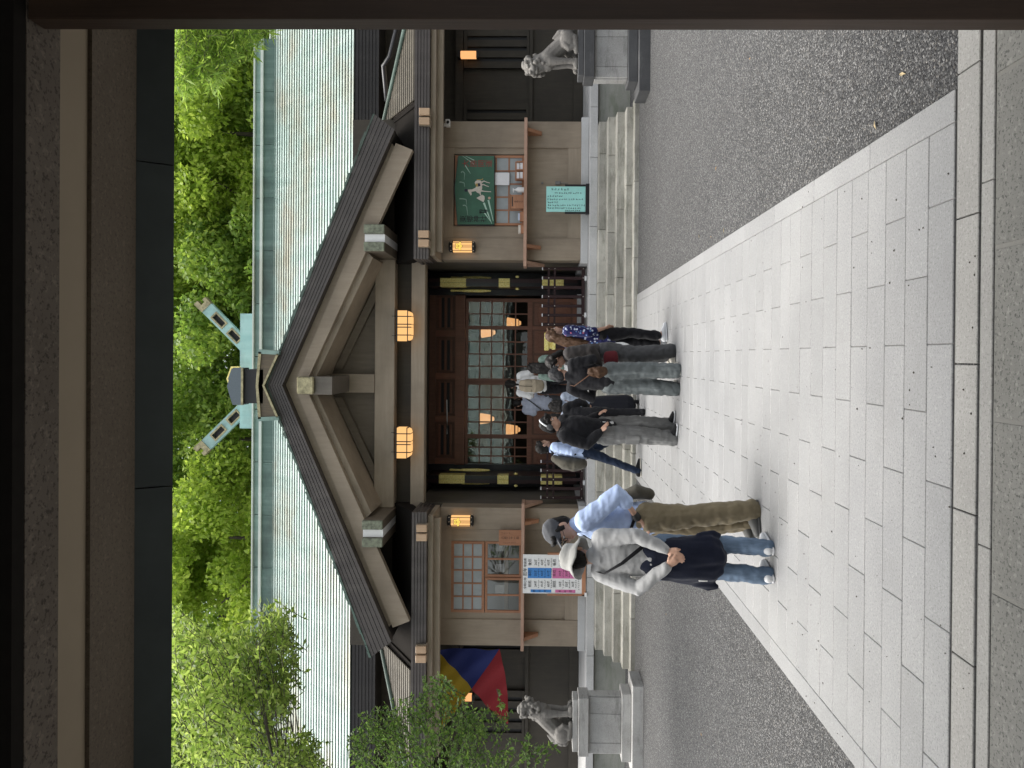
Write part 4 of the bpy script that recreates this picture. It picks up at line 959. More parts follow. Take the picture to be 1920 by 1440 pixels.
def leaf_mesh(C, A, Bv, L, Wd, tone):
    # diamond leaves, one quad each, bent a little along the midrib
    n = len(C); A = A / np.linalg.norm(A, axis=1)[:, None]; Bv = Bv - A * (A * Bv).sum(1)[:, None]; Bv = Bv / (np.linalg.norm(Bv, axis=1)[:, None] + 1e-9)
    Nn = np.cross(A, Bv); L = L[:, None]; Wd = Wd[:, None]
    v = np.stack([C - A * L * .5, C + Bv * Wd * .5 - A * L * .05 + Nn * Wd * .12, C + A * L * .5, C - Bv * Wd * .5 - A * L * .05 + Nn * Wd * .12], 1).reshape(-1, 3)
    me = bpy.data.meshes.new('leaves'); me.vertices.add(4 * n); me.vertices.foreach_set('co', v.astype('f').ravel())
    me.loops.add(4 * n); me.loops.foreach_set('vertex_index', np.arange(4 * n, dtype='i')); me.polygons.add(n)
    me.polygons.foreach_set('loop_start', np.arange(0, 4 * n, 4, dtype='i')); me.update(calc_edges=True)
    at = me.attributes.new('tone', 'FLOAT', 'FACE'); at.data.foreach_set('value', tone.astype('f')); return me
def bg_tree(i, x, y, h, rx, rz, mat, label, nclump=80, nleaf=430, size=.205, zlow=.30):
    rs = np.random.RandomState(100 + i); t = empty('broadleaf_tree', (x, y, 0)); tag(t, label, 'tree', 'trees behind the shrine')
    m = MB(); m.loft([(0, 0, -.2), (.1, 0, h * .3), (-.1, .1, h * .6), (0, 0, h * .74)], [.34, .26, .16, .05], n=8)
    for k in range(6):
        a = rs.uniform(0, 6.28); z = h * rs.uniform(.4, .65); m.loft([(0, 0, z), (math.cos(a) * rx * .4, math.sin(a) * rx * .4, z + rz * .25), (math.cos(a) * rx * .75, math.sin(a) * rx * .75, z + rz * .5)], [.14, .09, .03], n=6)
    m.build('trunk', bark, t)
    cz = h - rz; d = rs.normal(size=(nclump, 3)); d /= np.linalg.norm(d, axis=1)[:, None]; rad = rs.uniform(.55, 1.0, nclump) ** .6
    cc = d * rad[:, None] * np.array([rx, rx, rz]) + np.array([0, 0, cz]); cc[:, 2] = np.maximum(cc[:, 2], h * zlow)
    cr = rs.uniform(.6, 1.25, nclump) * rx * .30
    P = []; A = []; Bn = []; T = []
    for c, r in zip(cc, cr):
        n = int(nleaf * (r / (rx * .28)) ** 2); q = rs.normal(size=(n, 3)); q /= np.linalg.norm(q, axis=1)[:, None]
        lump = 1 + .25 * np.sin(q[:, 0] * 5 + c[0]) * np.sin(q[:, 1] * 5 + c[1] * 3) * np.sin(q[:, 2] * 4 + c[2])
        rr = r * (rs.uniform(.25, 1, n) ** .45) * lump; P.append(c + q * rr[:, None] * np.array([1, 1, .8]))
        ax = rs.normal(size=(n, 3)) * .8 + q * .5; ax[:, 2] -= .35; A.append(ax); Bn.append(np.cross(ax, q + rs.normal(size=(n, 3)) * .5))
        T.append(np.clip(rs.normal(.5, .22, n) + rs.normal(0, .12), 0, 1))
    P = np.concatenate(P); n = len(P); me = leaf_mesh(P, np.concatenate(A), np.concatenate(Bn), rs.uniform(.7, 1.3, n) * size, rs.uniform(.7, 1.3, n) * size * .62, np.concatenate(T))
    link('crown', me, mat, t); return t
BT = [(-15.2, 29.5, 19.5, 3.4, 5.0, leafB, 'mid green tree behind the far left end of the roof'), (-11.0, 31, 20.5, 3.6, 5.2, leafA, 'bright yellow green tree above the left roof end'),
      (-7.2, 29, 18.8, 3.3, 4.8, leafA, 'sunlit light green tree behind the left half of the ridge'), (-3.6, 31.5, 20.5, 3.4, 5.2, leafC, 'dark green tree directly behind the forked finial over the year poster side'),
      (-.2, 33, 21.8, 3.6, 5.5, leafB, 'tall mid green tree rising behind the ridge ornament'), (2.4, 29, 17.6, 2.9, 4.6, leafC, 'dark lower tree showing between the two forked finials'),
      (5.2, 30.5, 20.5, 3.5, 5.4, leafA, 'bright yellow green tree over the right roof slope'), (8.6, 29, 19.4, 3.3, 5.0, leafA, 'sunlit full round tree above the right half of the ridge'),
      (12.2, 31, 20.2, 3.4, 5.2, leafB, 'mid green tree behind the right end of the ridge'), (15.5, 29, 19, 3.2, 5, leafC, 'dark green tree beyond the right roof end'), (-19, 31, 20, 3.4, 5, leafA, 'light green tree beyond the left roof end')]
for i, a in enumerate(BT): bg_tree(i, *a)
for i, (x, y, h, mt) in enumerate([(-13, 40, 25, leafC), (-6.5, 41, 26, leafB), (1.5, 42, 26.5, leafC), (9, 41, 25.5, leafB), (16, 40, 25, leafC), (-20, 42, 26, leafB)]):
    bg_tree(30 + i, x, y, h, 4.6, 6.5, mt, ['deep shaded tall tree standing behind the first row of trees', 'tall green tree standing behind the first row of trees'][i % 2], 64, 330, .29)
# ---- trees in front of the roof: sprays of leaves on twigs
F_ = 1400.
def inpoly(p, poly):
    x, y = p; c = False; j = len(poly) - 1
    for i in range(len(poly)):
        if (poly[i][1] > y) != (poly[j][1] > y) and x < (poly[j][0] - poly[i][0]) * (y - poly[i][1]) / (poly[j][1] - poly[i][1]) + poly[i][0]: c = not c
        j = i
    return c
def unp(ix, iy, Y): 
    U = 1440 - iy; return Vector(((U - 773) / F_ * Y, Y, CAM_H + (1018 + (U - 773) * .0075 - ix) / F_ * Y))
def spray_tree(seed, label, base, trunk, regions, mats):
    rs = np.random.RandomState(seed); r_ = random.Random(seed); t = empty('leafy_tree', base); tag(t, label, 'tree'); base = Vector(base)
    tm = MB(); tm.loft([Vector(p) - base for p, r in trunk], [r for p, r in trunk], n=9); tm.build('trunk', bark, t)
    for (poly, Y0, Y1, n, hub, tl, nl, ls, wr, mat, droop) in regions:
        hub = Vector(hub); x0 = min(p[0] for p in poly); x1 = max(p[0] for p in poly); y0 = min(p[1] for p in poly); y1 = max(p[1] for p in poly)
        tw = MB(); P = []; A = []; Bn = []; LL = []; got = 0; tips = []
        while got < n:
            q = (r_.uniform(x0, x1), r_.uniform(y0, y1))
            if not inpoly(q, poly): continue
            got += 1; tip = unp(*q, r_.uniform(Y0, Y1)); d = (tip - hub); d.z += r_.uniform(-.2, .5) * d.length; d.normalize()
            d = (d + Vector((r_.gauss(0, .3), r_.gauss(0, .4), r_.gauss(0, .3)))).normalized(); st = tip - d * tl; mid = (st + tip) / 2 + Vector((0, 0, droop * tl))
            tw.loft([st - base, mid - base, tip - base], [.005, .004, .0015], n=4, cap=False); tips.append(st)
            for k in range(nl):
                f = (k + .7) / nl; c = (st.lerp(mid, f * 2) if f < .5 else mid.lerp(tip, f * 2 - 1)); side = Vector((r_.gauss(0, 1), r_.gauss(0, 1), r_.gauss(0, .8))).normalized()
                ax = (d * .7 + side * .9 + Vector((0, 0, -.25))).normalized(); s = ls * r_.uniform(.65, 1.2)
                P.append(c + ax * s * .5 - base); A.append(ax); Bn.append(ax.cross(Vector((r_.gauss(0, .5), r_.gauss(-.2, .5), 1))));LL.append(s)
        # limbs carrying the twigs
        lm = MB(); r_.shuffle(tips)
        for st in tips[:max(6, n // 22)]:
            mid = hub.lerp(st, .5) + Vector((r_.gauss(0, .1), r_.gauss(0, .1), .12)); lm.loft([hub - base, mid - base, st - base], [.016, .010, .004], n=5, cap=False)
        lm.build('limb', bark, t); tag(tw.build('twigs', bark, t), kind='stuff')
        P = np.array(P); LL = np.array(LL); me = leaf_mesh(P, np.array(A), np.array(Bn), LL, LL * wr, np.clip(rs.normal(.5, .28, len(P)), 0, 1)); tag(link('leaves', me, mat, t), kind='stuff')
A_ = [(305, 1130), (400, 1190), (460, 1200), (500, 1135), (525, 1130), (548, 1215), (542, 1290), (512, 1330), (482, 1400), (470, 1450), (305, 1450)]
A0 = [(420, 1180), (480, 1140), (520, 1128), (548, 1215), (542, 1290), (505, 1330), (440, 1300)]
B_ = [(488, 1392), (560, 1372), (592, 1400), (600, 1450), (488, 1450)]
C_ = [(650, 1372), (672, 1342), (720, 1322), (780, 1290), (800, 1262), (835, 1268), (860, 1300), (905, 1330), (948, 1308), (966, 1330), (900, 1392), (975, 1385), (1010, 1362), (1036, 1398), (1020, 1450), (650, 1450)]
spray_tree(3, 'leafy young tree reaching in front of the lion and the left roof', (-6.7, 9.6, 0), [((-6.7, 9.6, -.1), .15), ((-6.65, 9.55, 1.6), .12), ((-6.5, 9.6, 3.4), .09), ((-6.3, 9.5, 5.2), .05)],
    [(A_, 8.2, 10.2, 430, (-6.2, 9.5, 4.6), .40, 14, .105, .42, leafD, .05), (A0, 8.2, 9.6, 130, (-6.0, 9.3, 4.7), .36, 13, .10, .42, leafD, .05), (B_, 8.4, 9.8, 110, (-6.3, 9.5, 4.4), .30, 12, .085, .45, leafD, .05), (C_, 8.6, 10.4, 430, (-6.5, 9.6, 2.9), .30, 16, .062, .52, leafE, .03)], None)
D_ = [(318, 50), (318, 170), (345, 200), (372, 150), (402, 190), (430, 130), (470, 115), (512, 62), (512, 50)]
spray_tree(8, 'long-leaved tree hanging over the right end of the roof', (9.6, 17.2, 0), [((9.6, 17.2, -.1), .22), ((9.5, 17.2, 4), .18), ((9.2, 17.0, 8.5), .10), ((8.6, 16.8, 10.2), .05)],
    [(D_, 15.6, 17.2, 330, (8.9, 17.0, 9.3), .7, 13, .26, .17, leafB, .12)], None)
# fallen leaves on the gravel
fl = np.random.RandomState(4); 
lc = [flat('dry leaf', (.30, .19, .09), .8), flat('pale dry leaf', (.42, .34, .20), .8)]
for k in range(14):
    side = fl.rand() < .6; x = fl.uniform(1.25, 3.2) if side else fl.uniform(-5, -2.35); y = fl.uniform(3.6, 10.5)
    if side and fl.rand() < .5: x = 1.2 + abs(fl.normal(0, .12))
    a = fl.uniform(0, 6.28); L = fl.uniform(.018, .035); m = MB().add([(-L, 0, .002), (0, -L * .3, .008), (L, 0, .004), (0, L * .3, .010)], [(0, 1, 2), (0, 2, 3)])
    o = link('fallen_leaf', m.mesh('leaf'), lc[k % 2], None, (x, y, -.010), (0, 0, a)); tag(o, 'dry curled leaf lying on the grey gravel beside the path', 'leaf', 'fallen leaves on the gravel')
# ------------------------------------------------------------------ people
def fabric(name, col, rough=.85, nstr=.12, sc=60, pattern=None):
    m, t, out = newmat(name); c = coords(t, local=True); n = noise_tex(t, c, sc, 3, .6); big = noise_tex(t, c, 5, 4, .6)
    k = ramp(t, big, [(.3, tuple(q * (1 - nstr) for q in col)), (.7, tuple(min(1, q * (1 + nstr)) for q in col))])
    if pattern == 'check':
        for ax in ((1, 0, 0), (0, 0, 1)):
            w = N(t, 'ShaderNodeTexWave', wave_type='BANDS', bands_direction='X' if ax[0] else 'Z'); w.inputs['Scale'].default_value = 11.; w.inputs['Distortion'].default_value = .6; t.links.new(c, w.inputs['Vector'])
            k = mixc(t, k, (.10, .12, .20), ramp(t, w.outputs['Fac'], [(.78, (0, 0, 0)), (.9, (.6, .6, .6))]))
    if pattern == 'floral':
        v = N(t, 'ShaderNodeTexVoronoi'); v.inputs['Scale'].default_value = 26.; t.links.new(c, v.inputs['Vector']); sp = N(t, 'ShaderNodeSeparateColor'); t.links.new(v.outputs['Color'], sp.inputs[0])
        fc = ramp(t, sp.outputs[0], [(.0, (.45, .50, .62)), (.4, (.10, .20, .42)), (.62, (.012, .014, .07)), (.8, (.012, .014, .07)), (.95, (.35, .10, .16))], 'CONSTANT')
        k = mixc(t, k, fc, ramp(t, v.outputs['Distance'], [(.30, (1, 1, 1)), (.42, (0, 0, 0))]))
    if pattern == 'denim':
        k = mixc(t, k, tuple(min(1, q * 1.9 + .03) for q in col), ramp(t, noise_tex(t, coords(t, (9, 9, 1.5), local=True), 1.6, 4, .6), [(.5, (0, 0, 0)), (.75, (.7, .7, .7))]))
    fo = noise_tex(t, coords(t, (1, 1, 1.6), local=True), 13, 4, .6); cr = noise_tex(t, coords(t, (34, 34, 13), local=True), 1., 3, .6); ad = N(t, 'ShaderNodeMath', operation='MULTIPLY_ADD'); ad.inputs[1].default_value = .45; t.links.new(cr, ad.inputs[0]); t.links.new(fo, ad.inputs[2]); bsdf(t, out, k, rough, ad.outputs[0], .42, .012, 0, .12, {'Sheen Weight': .1}); return m
def skin_mat():
    m, t, out = newmat('skin'); c = coords(t, local=True); n = noise_tex(t, c, 25, 4, .6)
    k = ramp(t, n, [(.3, (.40, .235, .165)), (.7, (.50, .31, .225))]); k = vary(t, k, .08)
    bsdf(t, out, k, .5, n, .08, .002, 0, .4, {'Subsurface Weight': .08, 'Subsurface Radius': (.02, .008, .004)}); return m
skin = skin_mat(); lipc = flat('lips', (.34, .12, .10), .5); eyew = flat('eye white', (.62, .60, .57), .3); eyed = flat('dark iris', (.012, .010, .008), .2)
def hair_mat(name, lo, hi):
    m, t, out = newmat(name); c = coords(t, (90, 90, 7), local=True); n = noise_tex(t, c, 1.5, 4, .7); bsdf(t, out, ramp(t, n, [(.3, lo), (.75, hi)]), .5, n, .5, .004, 0, .18); return m
hairB = hair_mat('black hair', (.006, .0055, .005), (.022, .019, .017)); hairBr = hair_mat('brown hair', (.035, .017, .009), (.095, .052, .028)); hairG = hair_mat('cropped dark grey hair', (.014, .014, .015), (.05, .05, .052))
F = {}
for nm, col, kw in (('light grey jersey', (.35, .355, .355), {}), ('navy jacket', (.010, .013, .026), {}), ('washed denim', (.115, .165, .235), dict(pattern='denim')), ('grey washed denim', (.105, .118, .118), dict(pattern='denim')), ('pale blue shirt', (.40, .50, .72), {}),
    ('khaki cotton', (.20, .165, .105), {}), ('olive grey canvas', (.085, .078, .062), {}), ('charcoal cap', (.085, .088, .095), {}), ('pale hat', (.29, .29, .275), {}), ('black cloth', (.011, .011, .013), {}), ('grey cargo', (.155, .155, .15), dict(pattern='denim')),
    ('charcoal jacket', (.042, .038, .037), {}), ('dark grey wool', (.065, .066, .068), {}), ('white cotton', (.66, .66, .65), {}), ('floral blue', (.012, .014, .07), dict(pattern='floral')), ('blue grey shirt', (.27, .31, .38), {}), ('black skirt', (.012, .013, .018), {}),
    ('checked shirt', (.50, .53, .60), dict(pattern='check')), ('beige canvas', (.33, .28, .205), {}), ('sage green', (.16, .22, .19), {}), ('dark navy trousers', (.012, .020, .040), dict(pattern=None)), ('wine leather', (.09, .014, .018), {}), ('brown leather', (.12, .06, .035), {}), ('cream sole', (.58, .55, .48), {}), ('white trainer', (.62, .63, .64), {}), ('grey trainer', (.12, .12, .115), {}), ('black shoe', (.014, .014, .015), {})):
    F[nm] = fabric(nm, col, **kw)
ZV = Vector((0, 0, 1))
def person(label, loc, rz, H=1.70, near=False, hair=('short', None), top=None, legs=None, shoes=('grey trainer', 'cream sole'), lean=4, hp=8, hy=0, arms=None, feet=None, face=False, build=1.0, group=None, seed=1, hx=0.):
    k = H / 1.70; t = empty('person', loc, rz); tag(t, label, 'person'); vx = .0070 if near else .0105
    P0 = Vector((0, 0, .93)); RL = Matrix.Rotation(-R(lean), 3, 'X')
    def sp(p): return P0 + RL @ (Vector(p) - P0)
    feet = feet or [(.10, .0, 0), (-.10, .02, 0)]      # person's right (+x), left (-x)
    J = {}
    for s, i in ((1, 0), (-1, 1)):
        f = Vector(feet[i]); hip = Vector((.095 * s, 0, .90)); an = f + Vector((0, -.03, .085)); d = (an - hip).length; mid = (hip + an) / 2; bend = math.sqrt(max(0, .4085 ** 2 - (d / 2) ** 2)) if d < .817 else .0
        kn = mid + Vector((0, bend + .015, .03)); J[s] = (hip, kn, an, f)
    sh = {s: sp((.185 * s * build, -.01, 1.395)) for s in (1, -1)}
    ar = {}
    for s, i in ((1, 0), (-1, 1)):
        a = (arms or [None, None])[i]
        if a is None: e, w = sp((.235 * s * build, -.03, 1.12)), sp((.25 * s * build, .03, .88))
        else: e, w = Vector(a[0]), Vector(a[1])
        ar[s] = (sh[s], e, w)
    nb = sp((hx * .3, -.01, 1.44)); hc = sp((hx, .015, 1.585)); hc = hc + Vector((0, math.sin(R(hp)) * .05, -.02 * abs(math.sin(R(hp)))))
    RH = 1.05 * Matrix.Rotation(R(hy), 3, 'Z') @ Matrix.Rotation(-R(hp), 3, 'X')
    def hd(p): return hc + RH @ Vector(p)
    S_ = lambda L_: [tuple(Vector(q) * k) for q in L_]
    def LF(m, pts, rad, side=(1, 0, 0), n=14): m.loft(S_(pts), [(q * k if not isinstance(q, tuple) else (q[0] * k, q[1] * k)) for q in rad], side, n=n)
    def BL(m, c, r, rot=None): m.ball(Vector(c) * k, tuple(q * k for q in (r if isinstance(r, tuple) else (r, r, r))), 14, 10, rot)
    # ---- body: one continuous skin
    m = MB()
    BL(m, hd((0, -.008, .022)), (.076, .093, .098), RH); BL(m, hd((0, .022, -.045)), (.058, .066, .072), RH); BL(m, hd((0, .045, -.088)), (.032, .034, .022), RH)
    LF(m, [hd((0, .082, .012)), hd((0, .098, -.022)), hd((0, .094, -.034))], [.010, .015, .012], n=8)
    for s in (1, -1): BL(m, hd((.078 * s, -.008, -.012)), (.012, .024, .034), RH)
    LF(m, [sp((0, -.02, 1.38)), nb, hd((0, -.012, -.05))], [.066, .054, .052])
    LF(m, [(0, 0, .90), sp((0, .0, 1.06)), sp((0, .01, 1.26)), sp((0, -.005, 1.385))], [(.13, .09), (.115, .08), (.135, .09), (.13, .06)])
    for s in (1, -1):
        a, e, w = ar[s]; LF(m, [a, e, w], [.046, .036, .025]); LF(m, [sp((0.03 * s, 0, 1.38)), a], [.05, .048])
        hp_, kn, an, f = J[s]; LF(m, [hp_, kn, an], [.078, .052, .036]); LF(m, [an, f + Vector((0, .10, .04))], [.036, .03])
        # hand: palm, four fingers, thumb
        d = (w - e).normalized(); up = Vector((0, 1, 0)) if abs(d.y) < .8 else Vector((0, 0, 1)); pn = (up - d * up.dot(d)).normalized(); sd_ = d.cross(pn)
        LF(m, [w, w + d * .05, w + d * .085], [(.026, .017), (.039, .016), (.036, .014)], tuple(pn.cross(d)))
        for q, ln in ((-.027, .062), (-.009, .074), (.009, .070), (.027, .055)):
            b0 = w + d * .085 + sd_ * q; inward = (P0 + Vector((0, 0, w.z - .93)) - w); inward.z = 0; inward = inward.normalized() if inward.length else pn
            LF(m, [b0, b0 + d * ln * .5 + inward * .006, b0 + d * ln * .9 + inward * .026], [.0095, .0088, .0075], n=7)
        th = w + d * .025 + sd_ * .028; LF(m, [th, th + d * .03 + sd_ * .022, th + d * .062 + sd_ * .024 + pn * .008], [.012, .0105, .0085], n=7)
    me = organic(m, vx * k * .9, 3); me.materials.append(skin); link('body', me, None, t)
    if face:
        for s in (1, -1):
            BL(q := MB(), hd((.031 * s, .073, .008)), (.0135, .010, .0085), RH); e_ = q.build('eye', eyew, t); BL(q := MB(), hd((.031 * s, .0805, .007)), (.0065, .005, .0068), RH); q.build('iris', eyed, e_)
            q = MB(); LF(q, [hd((.015 * s, .084, .030)), hd((.032 * s, .083, .036)), hd((.050 * s, .072, .030))], [.0035, .0042, .002], n=6); q.build('eyebrow', hairB, t)
        q = MB(); LF(q, [hd((-.022, .079, -.062)), hd((0, .088, -.060)), hd((.022, .079, -.062))], [(.003, .003), (.006, .005), (.003, .003)], n=8); q.build('mouth', lipc, t)
    # ---- hair
    st, hm = hair; hm = hm or hairB
    if st:
        m = MB(); BL(m, hd((0, -.020, .036)), (.086, .098, .100), RH); BL(m, hd((0, -.050, -.02)), (.074, .062, .080), RH)
        for s in (1, -1): LF(m, [hd((.074 * s, .025, .05)), hd((.079 * s, .004, -.01))], [.018, .012])
        LF(m, [hd((-.055, .062, .095)), hd((0, .076, .088)), hd((.055, .062, .095))], [.022, .024, .022])
        if st == 'fringe': LF(m, [hd((-.06, .066, .06)), hd((0, .086, .055)), hd((.06, .066, .06))], [.018, .020, .018])
        if st == 'bob': 
            for a in (-1, -.5, 0, .5, 1): LF(m, [hd((.075 * a, -.04 - .03 * (1 - abs(a)), .03)), hd((.082 * a, -.045 - .04 * (1 - abs(a)), -.11))], [.045, .038])
        if st == 'long':
            for a in (-1, -.5, 0, .5, 1): LF(m, [hd((.07 * a, -.05, .02)), sp((.085 * a, -.085 - .02 * (1 - abs(a)), 1.42)), sp((.09 * a, -.115, 1.22)), sp((.07 * a, -.105, 1.08))], [.048, .044, .036, .018])
        if st == 'tail': LF(m, [hd((0, -.10, .03)), hd((0, -.15, -.03)), sp((0, -.13, 1.36))], [.035, .036, .015])
        if st == 'bun': BL(m, hd((0, -.11, .05)), (.05, .045, .05))
        me = organic(m, .0095 * k, 4, (.007, (34, 34, 14), seed)); me.materials.append(hm); link('hair', me, None, t)
    # ---- clothes
    tp = dict(mat='white cotton', hem=.86, ease=.0, sleeve=1.0, w=1.0, open=False); tp.update(top or {})
    m = MB(); e_ = tp['ease']; hz = tp['hem']
    pts = [Vector((0, .0, hz)) if hz < .93 else sp((0, 0, hz)), sp((0, .0, max(hz + .06, 1.02))), sp((0, .012, 1.20)), sp((0, .008, 1.32)), sp((0, -.005, 1.405))]
    LF(m, pts, [((.165 + e_) * tp['w'], .115 + e_), ((.150 + e_) * tp['w'], .108 + e_), ((.168 + e_) * tp['w'], .120 + e_), ((.178 + e_ * .7) * tp['w'], .108 + e_ * .6), (.145, .070)], n=20)
    LF(m, [sp((0, -.01, 1.40)), sp((0, -.012, 1.452))], [.082, .066])
    for s in (1, -1):
        a, e, w = ar[s]; LF(m, [sp((.08 * s, 0, 1.385)), a], [.075, .074 + e_ * .5]); fr = tp['sleeve']
        if fr >= 1: LF(m, [a, a.lerp(e, .5), e, e.lerp(w, .55), e.lerp(w, .96)], [.070 + e_ * .5, .064 + e_ * .5, .058 + e_ * .5, .050 + e_ * .4, .040 + e_ * .25])
        elif fr > .6: LF(m, [a, a.lerp(e, .5), e, e.lerp(w, .35)], [.070 + e_ * .5, .064 + e_ * .5, .058 + e_ * .5, .052 + e_ * .4])
        else: LF(m, [a, a.lerp(e, fr * 1.6)], [.070 + e_ * .5, .066 + e_ * .5])
    me = organic(m, vx * 1.15 * k, 3, (.0065 + e_ * .09, (8, 8, 15), seed + 3)); me.materials.append(F[tp['mat']]); topo = link('top', me, None, t)
    if legs:
        lg = dict(mat='khaki cotton', thigh=.098, knee=.075, ankle=.062, crop=0, skirt=None); lg.update(legs); m = MB()
        if lg['skirt']:
            wd, hemz = lg['skirt']; LF(m, [(0, 0, hemz), (0, 0, (hemz + .95) * .5), (0, 0, .90), (0, 0, 1.06)], [(wd, wd * .8), (wd * .92, wd * .72), (.185, .135), (.148, .108)], n=24)
            me = organic(m, .012 * k, 2, (.012, (13, 13, 1.2), seed + 9)); 
        else:
            LF(m, [(0, 0, .85), (0, 0, .91), (0, 0, .955)], [(.160, .115), (.162, .118), (.140, .095)], n=18)
            for s in (1, -1):
                h_, kn, an, f = J[s]; end = an.lerp(kn, lg['crop']); end = end + Vector((0, 0, -.045 if lg['crop'] == 0 else 0))
                LF(m, [h_ + Vector((0, 0, .02)), h_.lerp(kn, .55), kn, kn.lerp(end, .5), end], [lg['thigh'] + .012, lg['thigh'], lg['knee'], (lg['knee'] + lg['ankle']) / 2, lg['ankle']])
            me = organic(m, vx * 1.15 * k, 3, (.012, (12, 12, 13), seed + 6))
        me.materials.append(F[lg['mat']]); link('skirt' if lg['skirt'] else 'trousers', me, None, t)
    for s in (1, -1):
        f = J[s][3]; m = MB(); tilt = f.z
        LF(m, [f + Vector((0, -.085, .048)), f + Vector((0, -.03, .058)), f + Vector((0, .06, .050)), f + Vector((0, .125, .036)), f + Vector((0, .165, .030))], [(.036, .040), (.040, .046), (.043, .038), (.043, .027), (.034, .02)], n=14)
        so_ = m.build('shoe', F[shoes[0]], t); m = MB(); LF(m, [f + Vector((0, -.10, .014)), f + Vector((0, -.03, .014)), f + Vector((0, .07, .014)), f + Vector((0, .14, .014)), f + Vector((0, .182, .016))], [(.034, .014), (.042, .014), (.048, .014), (.046, .014), (.030, .012)], n=14); m.build('sole', F[shoes[1]], so_)
    return t, dict(k=k, sp=sp, hd=hd, LF=LF, BL=BL, J=J, ar=ar, nb=nb, RH=RH, P0=P0)
def garment(c, t, name, mat, fn, voxel=.009, sm=3, fold=None):
    m = MB(); fn(m, c); me = organic(m, voxel, sm, fold) if voxel else m.mesh(name); me.materials.append(mat if not isinstance(mat, str) else F[mat]); return link(name, me, None, t)
def strap(c, t, pts, mat, w=.018, th=.004, name='strap'):
    m = MB(); c['LF'](m, pts, [(w, th)] * len(pts), (0, 0, 1), n=8); return m.build(name, F[mat], t)

# 1 woman in the bucket hat, hands behind her back
t, c = person('person in a pale bucket hat and grey jersey, hands clasped behind the back', (-1.505, 5.60, 0), R(-14), 1.56, True, ('short', hairB), dict(mat='light grey jersey', hem=.98, ease=.010), dict(mat='washed denim', thigh=.088, knee=.074, ankle=.071), ('white trainer', 'white trainer'), 4, 22, 8,
              arms=[((.235, -.08, 1.11), (.165, -.19, .885)), ((-.205, -.14, 1.09), (.05, -.215, .875))], feet=[(.10, .03, 0), (-.115, -.03, 0)], seed=2, build=.86, hx=-.05)
sp, hd = c['sp'], c['hd']
def hat(m, c):
    n = 28; rings = [(.04, .142), (.078, .138), (.098, .122), (.104, .085), (.108, .055), (.112, .050), (.135, .028), (.152, .004), (.158, -.012), (.155, -.014), (.130, .016), (.108, .040)]
    vs = []; fs = []
    for i, (r, z) in enumerate(rings):
        for a in range(n):
            th = 2 * math.pi * a / n; w = (.010 * math.sin(3 * th + 1) + .006 * math.sin(7 * th)) if i in (7, 8, 9) else .003 * math.sin(5 * th + i)
            vs.append(hd((r * math.cos(th), -.018 + r * 1.10 * math.sin(th), z - .022 + w)) * c['k'])
    for i in range(len(rings) - 1):
        for a in range(n): fs.append((i * n + a, i * n + (a + 1) % n, (i + 1) * n + (a + 1) % n, (i + 1) * n + a))
    fs.append(tuple(range(n - 1, -1, -1))); m.add(vs, fs, True)
garment(c, t, 'bucket_hat', 'pale hat', hat, 0)
def tied(m, c):
    LF = c['LF']; LF(m, [(0, -.01, .50), (-.01, -.02, .66), (0, -.015, .84), (0, -.01, .98), (0, -.005, 1.015)], [(.215, .145), (.208, .148), (.192, .142), (.165, .125), (.155, .115)], n=26)
    LF(m, [(-.18, -.05, .62), (-.215, -.06, .50), (-.225, -.05, .44)], [(.06, .03), (.055, .028), (.03, .02)]); LF(m, [(.165, .0, .60), (.195, .03, .47), (.185, .04, .42)], [(.06, .03), (.05, .028), (.03, .02)])
garment(c, t, 'tied_jacket', 'navy jacket', tied, .009, 3, (.015, (10, 10, 3.0), 5))
strap(c, t, [sp((-.13, -.03, 1.44)), sp((-.10, -.125, 1.36)), sp((.02, -.158, 1.22)), sp((.13, -.145, 1.10)), sp((.175, -.09, 1.02))], 'black cloth', .016)
m = MB(); c['LF'](m, [(-.10, -.182, .62), (-.10, -.186, .555)], [(.006, .003)] * 2, n=6); m.build('jacket_tag', F['white cotton'], t)
# 2 man in the cap, hand on hip
t, c = person('person in a charcoal cap, glasses and pale blue shirt, hand on hip', (-1.31, 6.02, 0), R(108), 1.685, True, ('short', hairB), dict(mat='pale blue shirt', hem=.90, ease=.028, sleeve=.8), dict(mat='khaki cotton', thigh=.108, knee=.092, ankle=.088), ('grey trainer', 'grey trainer'), 6, 20, 22,
              arms=[((.25, -.02, 1.12), (.18, .14, .95)), ((-.30, -.17, 1.13), (-.185, .02, .975))], feet=[(.09, .02, 0), (-.10, -.04, 0)], face=True, build=1.05, seed=4)
sp, hd = c['sp'], c['hd']
def cap(m, c):
    BL, LF = c['BL'], c['LF']; BL(m, hd((0, -.014, .062)), (.090, .106, .080), c['RH']); LF(m, [hd((0, -.016, .048)), hd((0, -.014, .07))], [(.092, .108), (.092, .108)], n=20)
    LF(m, [hd((0, .07, .056)), hd((0, .115, .052)), hd((0, .165, .036))], [(.085, .008), (.078, .007), (.045, .006)], (1, 0, 0), n=14)
garment(c, t, 'cap', 'charcoal cap', cap, .0075, 2)
m = MB()
for s in (1, -1):
    pts = [hd((.031 * s + .024 * math.cos(a * .5236), .094, .004 + .019 * math.sin(a * .5236))) for a in range(13)]; c['LF'](m, pts, [.0024] * 13, (0, 1, 0), n=5); c['LF'](m, [hd((.054 * s, .092, .008)), hd((.08 * s, .0, .004))], [.0022, .0022], n=5)
c['LF'](m, [hd((-.008, .097, .006)), hd((.008, .097, .006))], [.0022] * 2, n=5); m.build('glasses', black, t)
strap(c, t, [sp((.11, .05, 1.43)), sp((.07, .125, 1.33)), sp((-.06, .155, 1.18)), sp((-.17, .10, 1.05)), sp((-.18, .0, 1.0))], 'black cloth', .013)
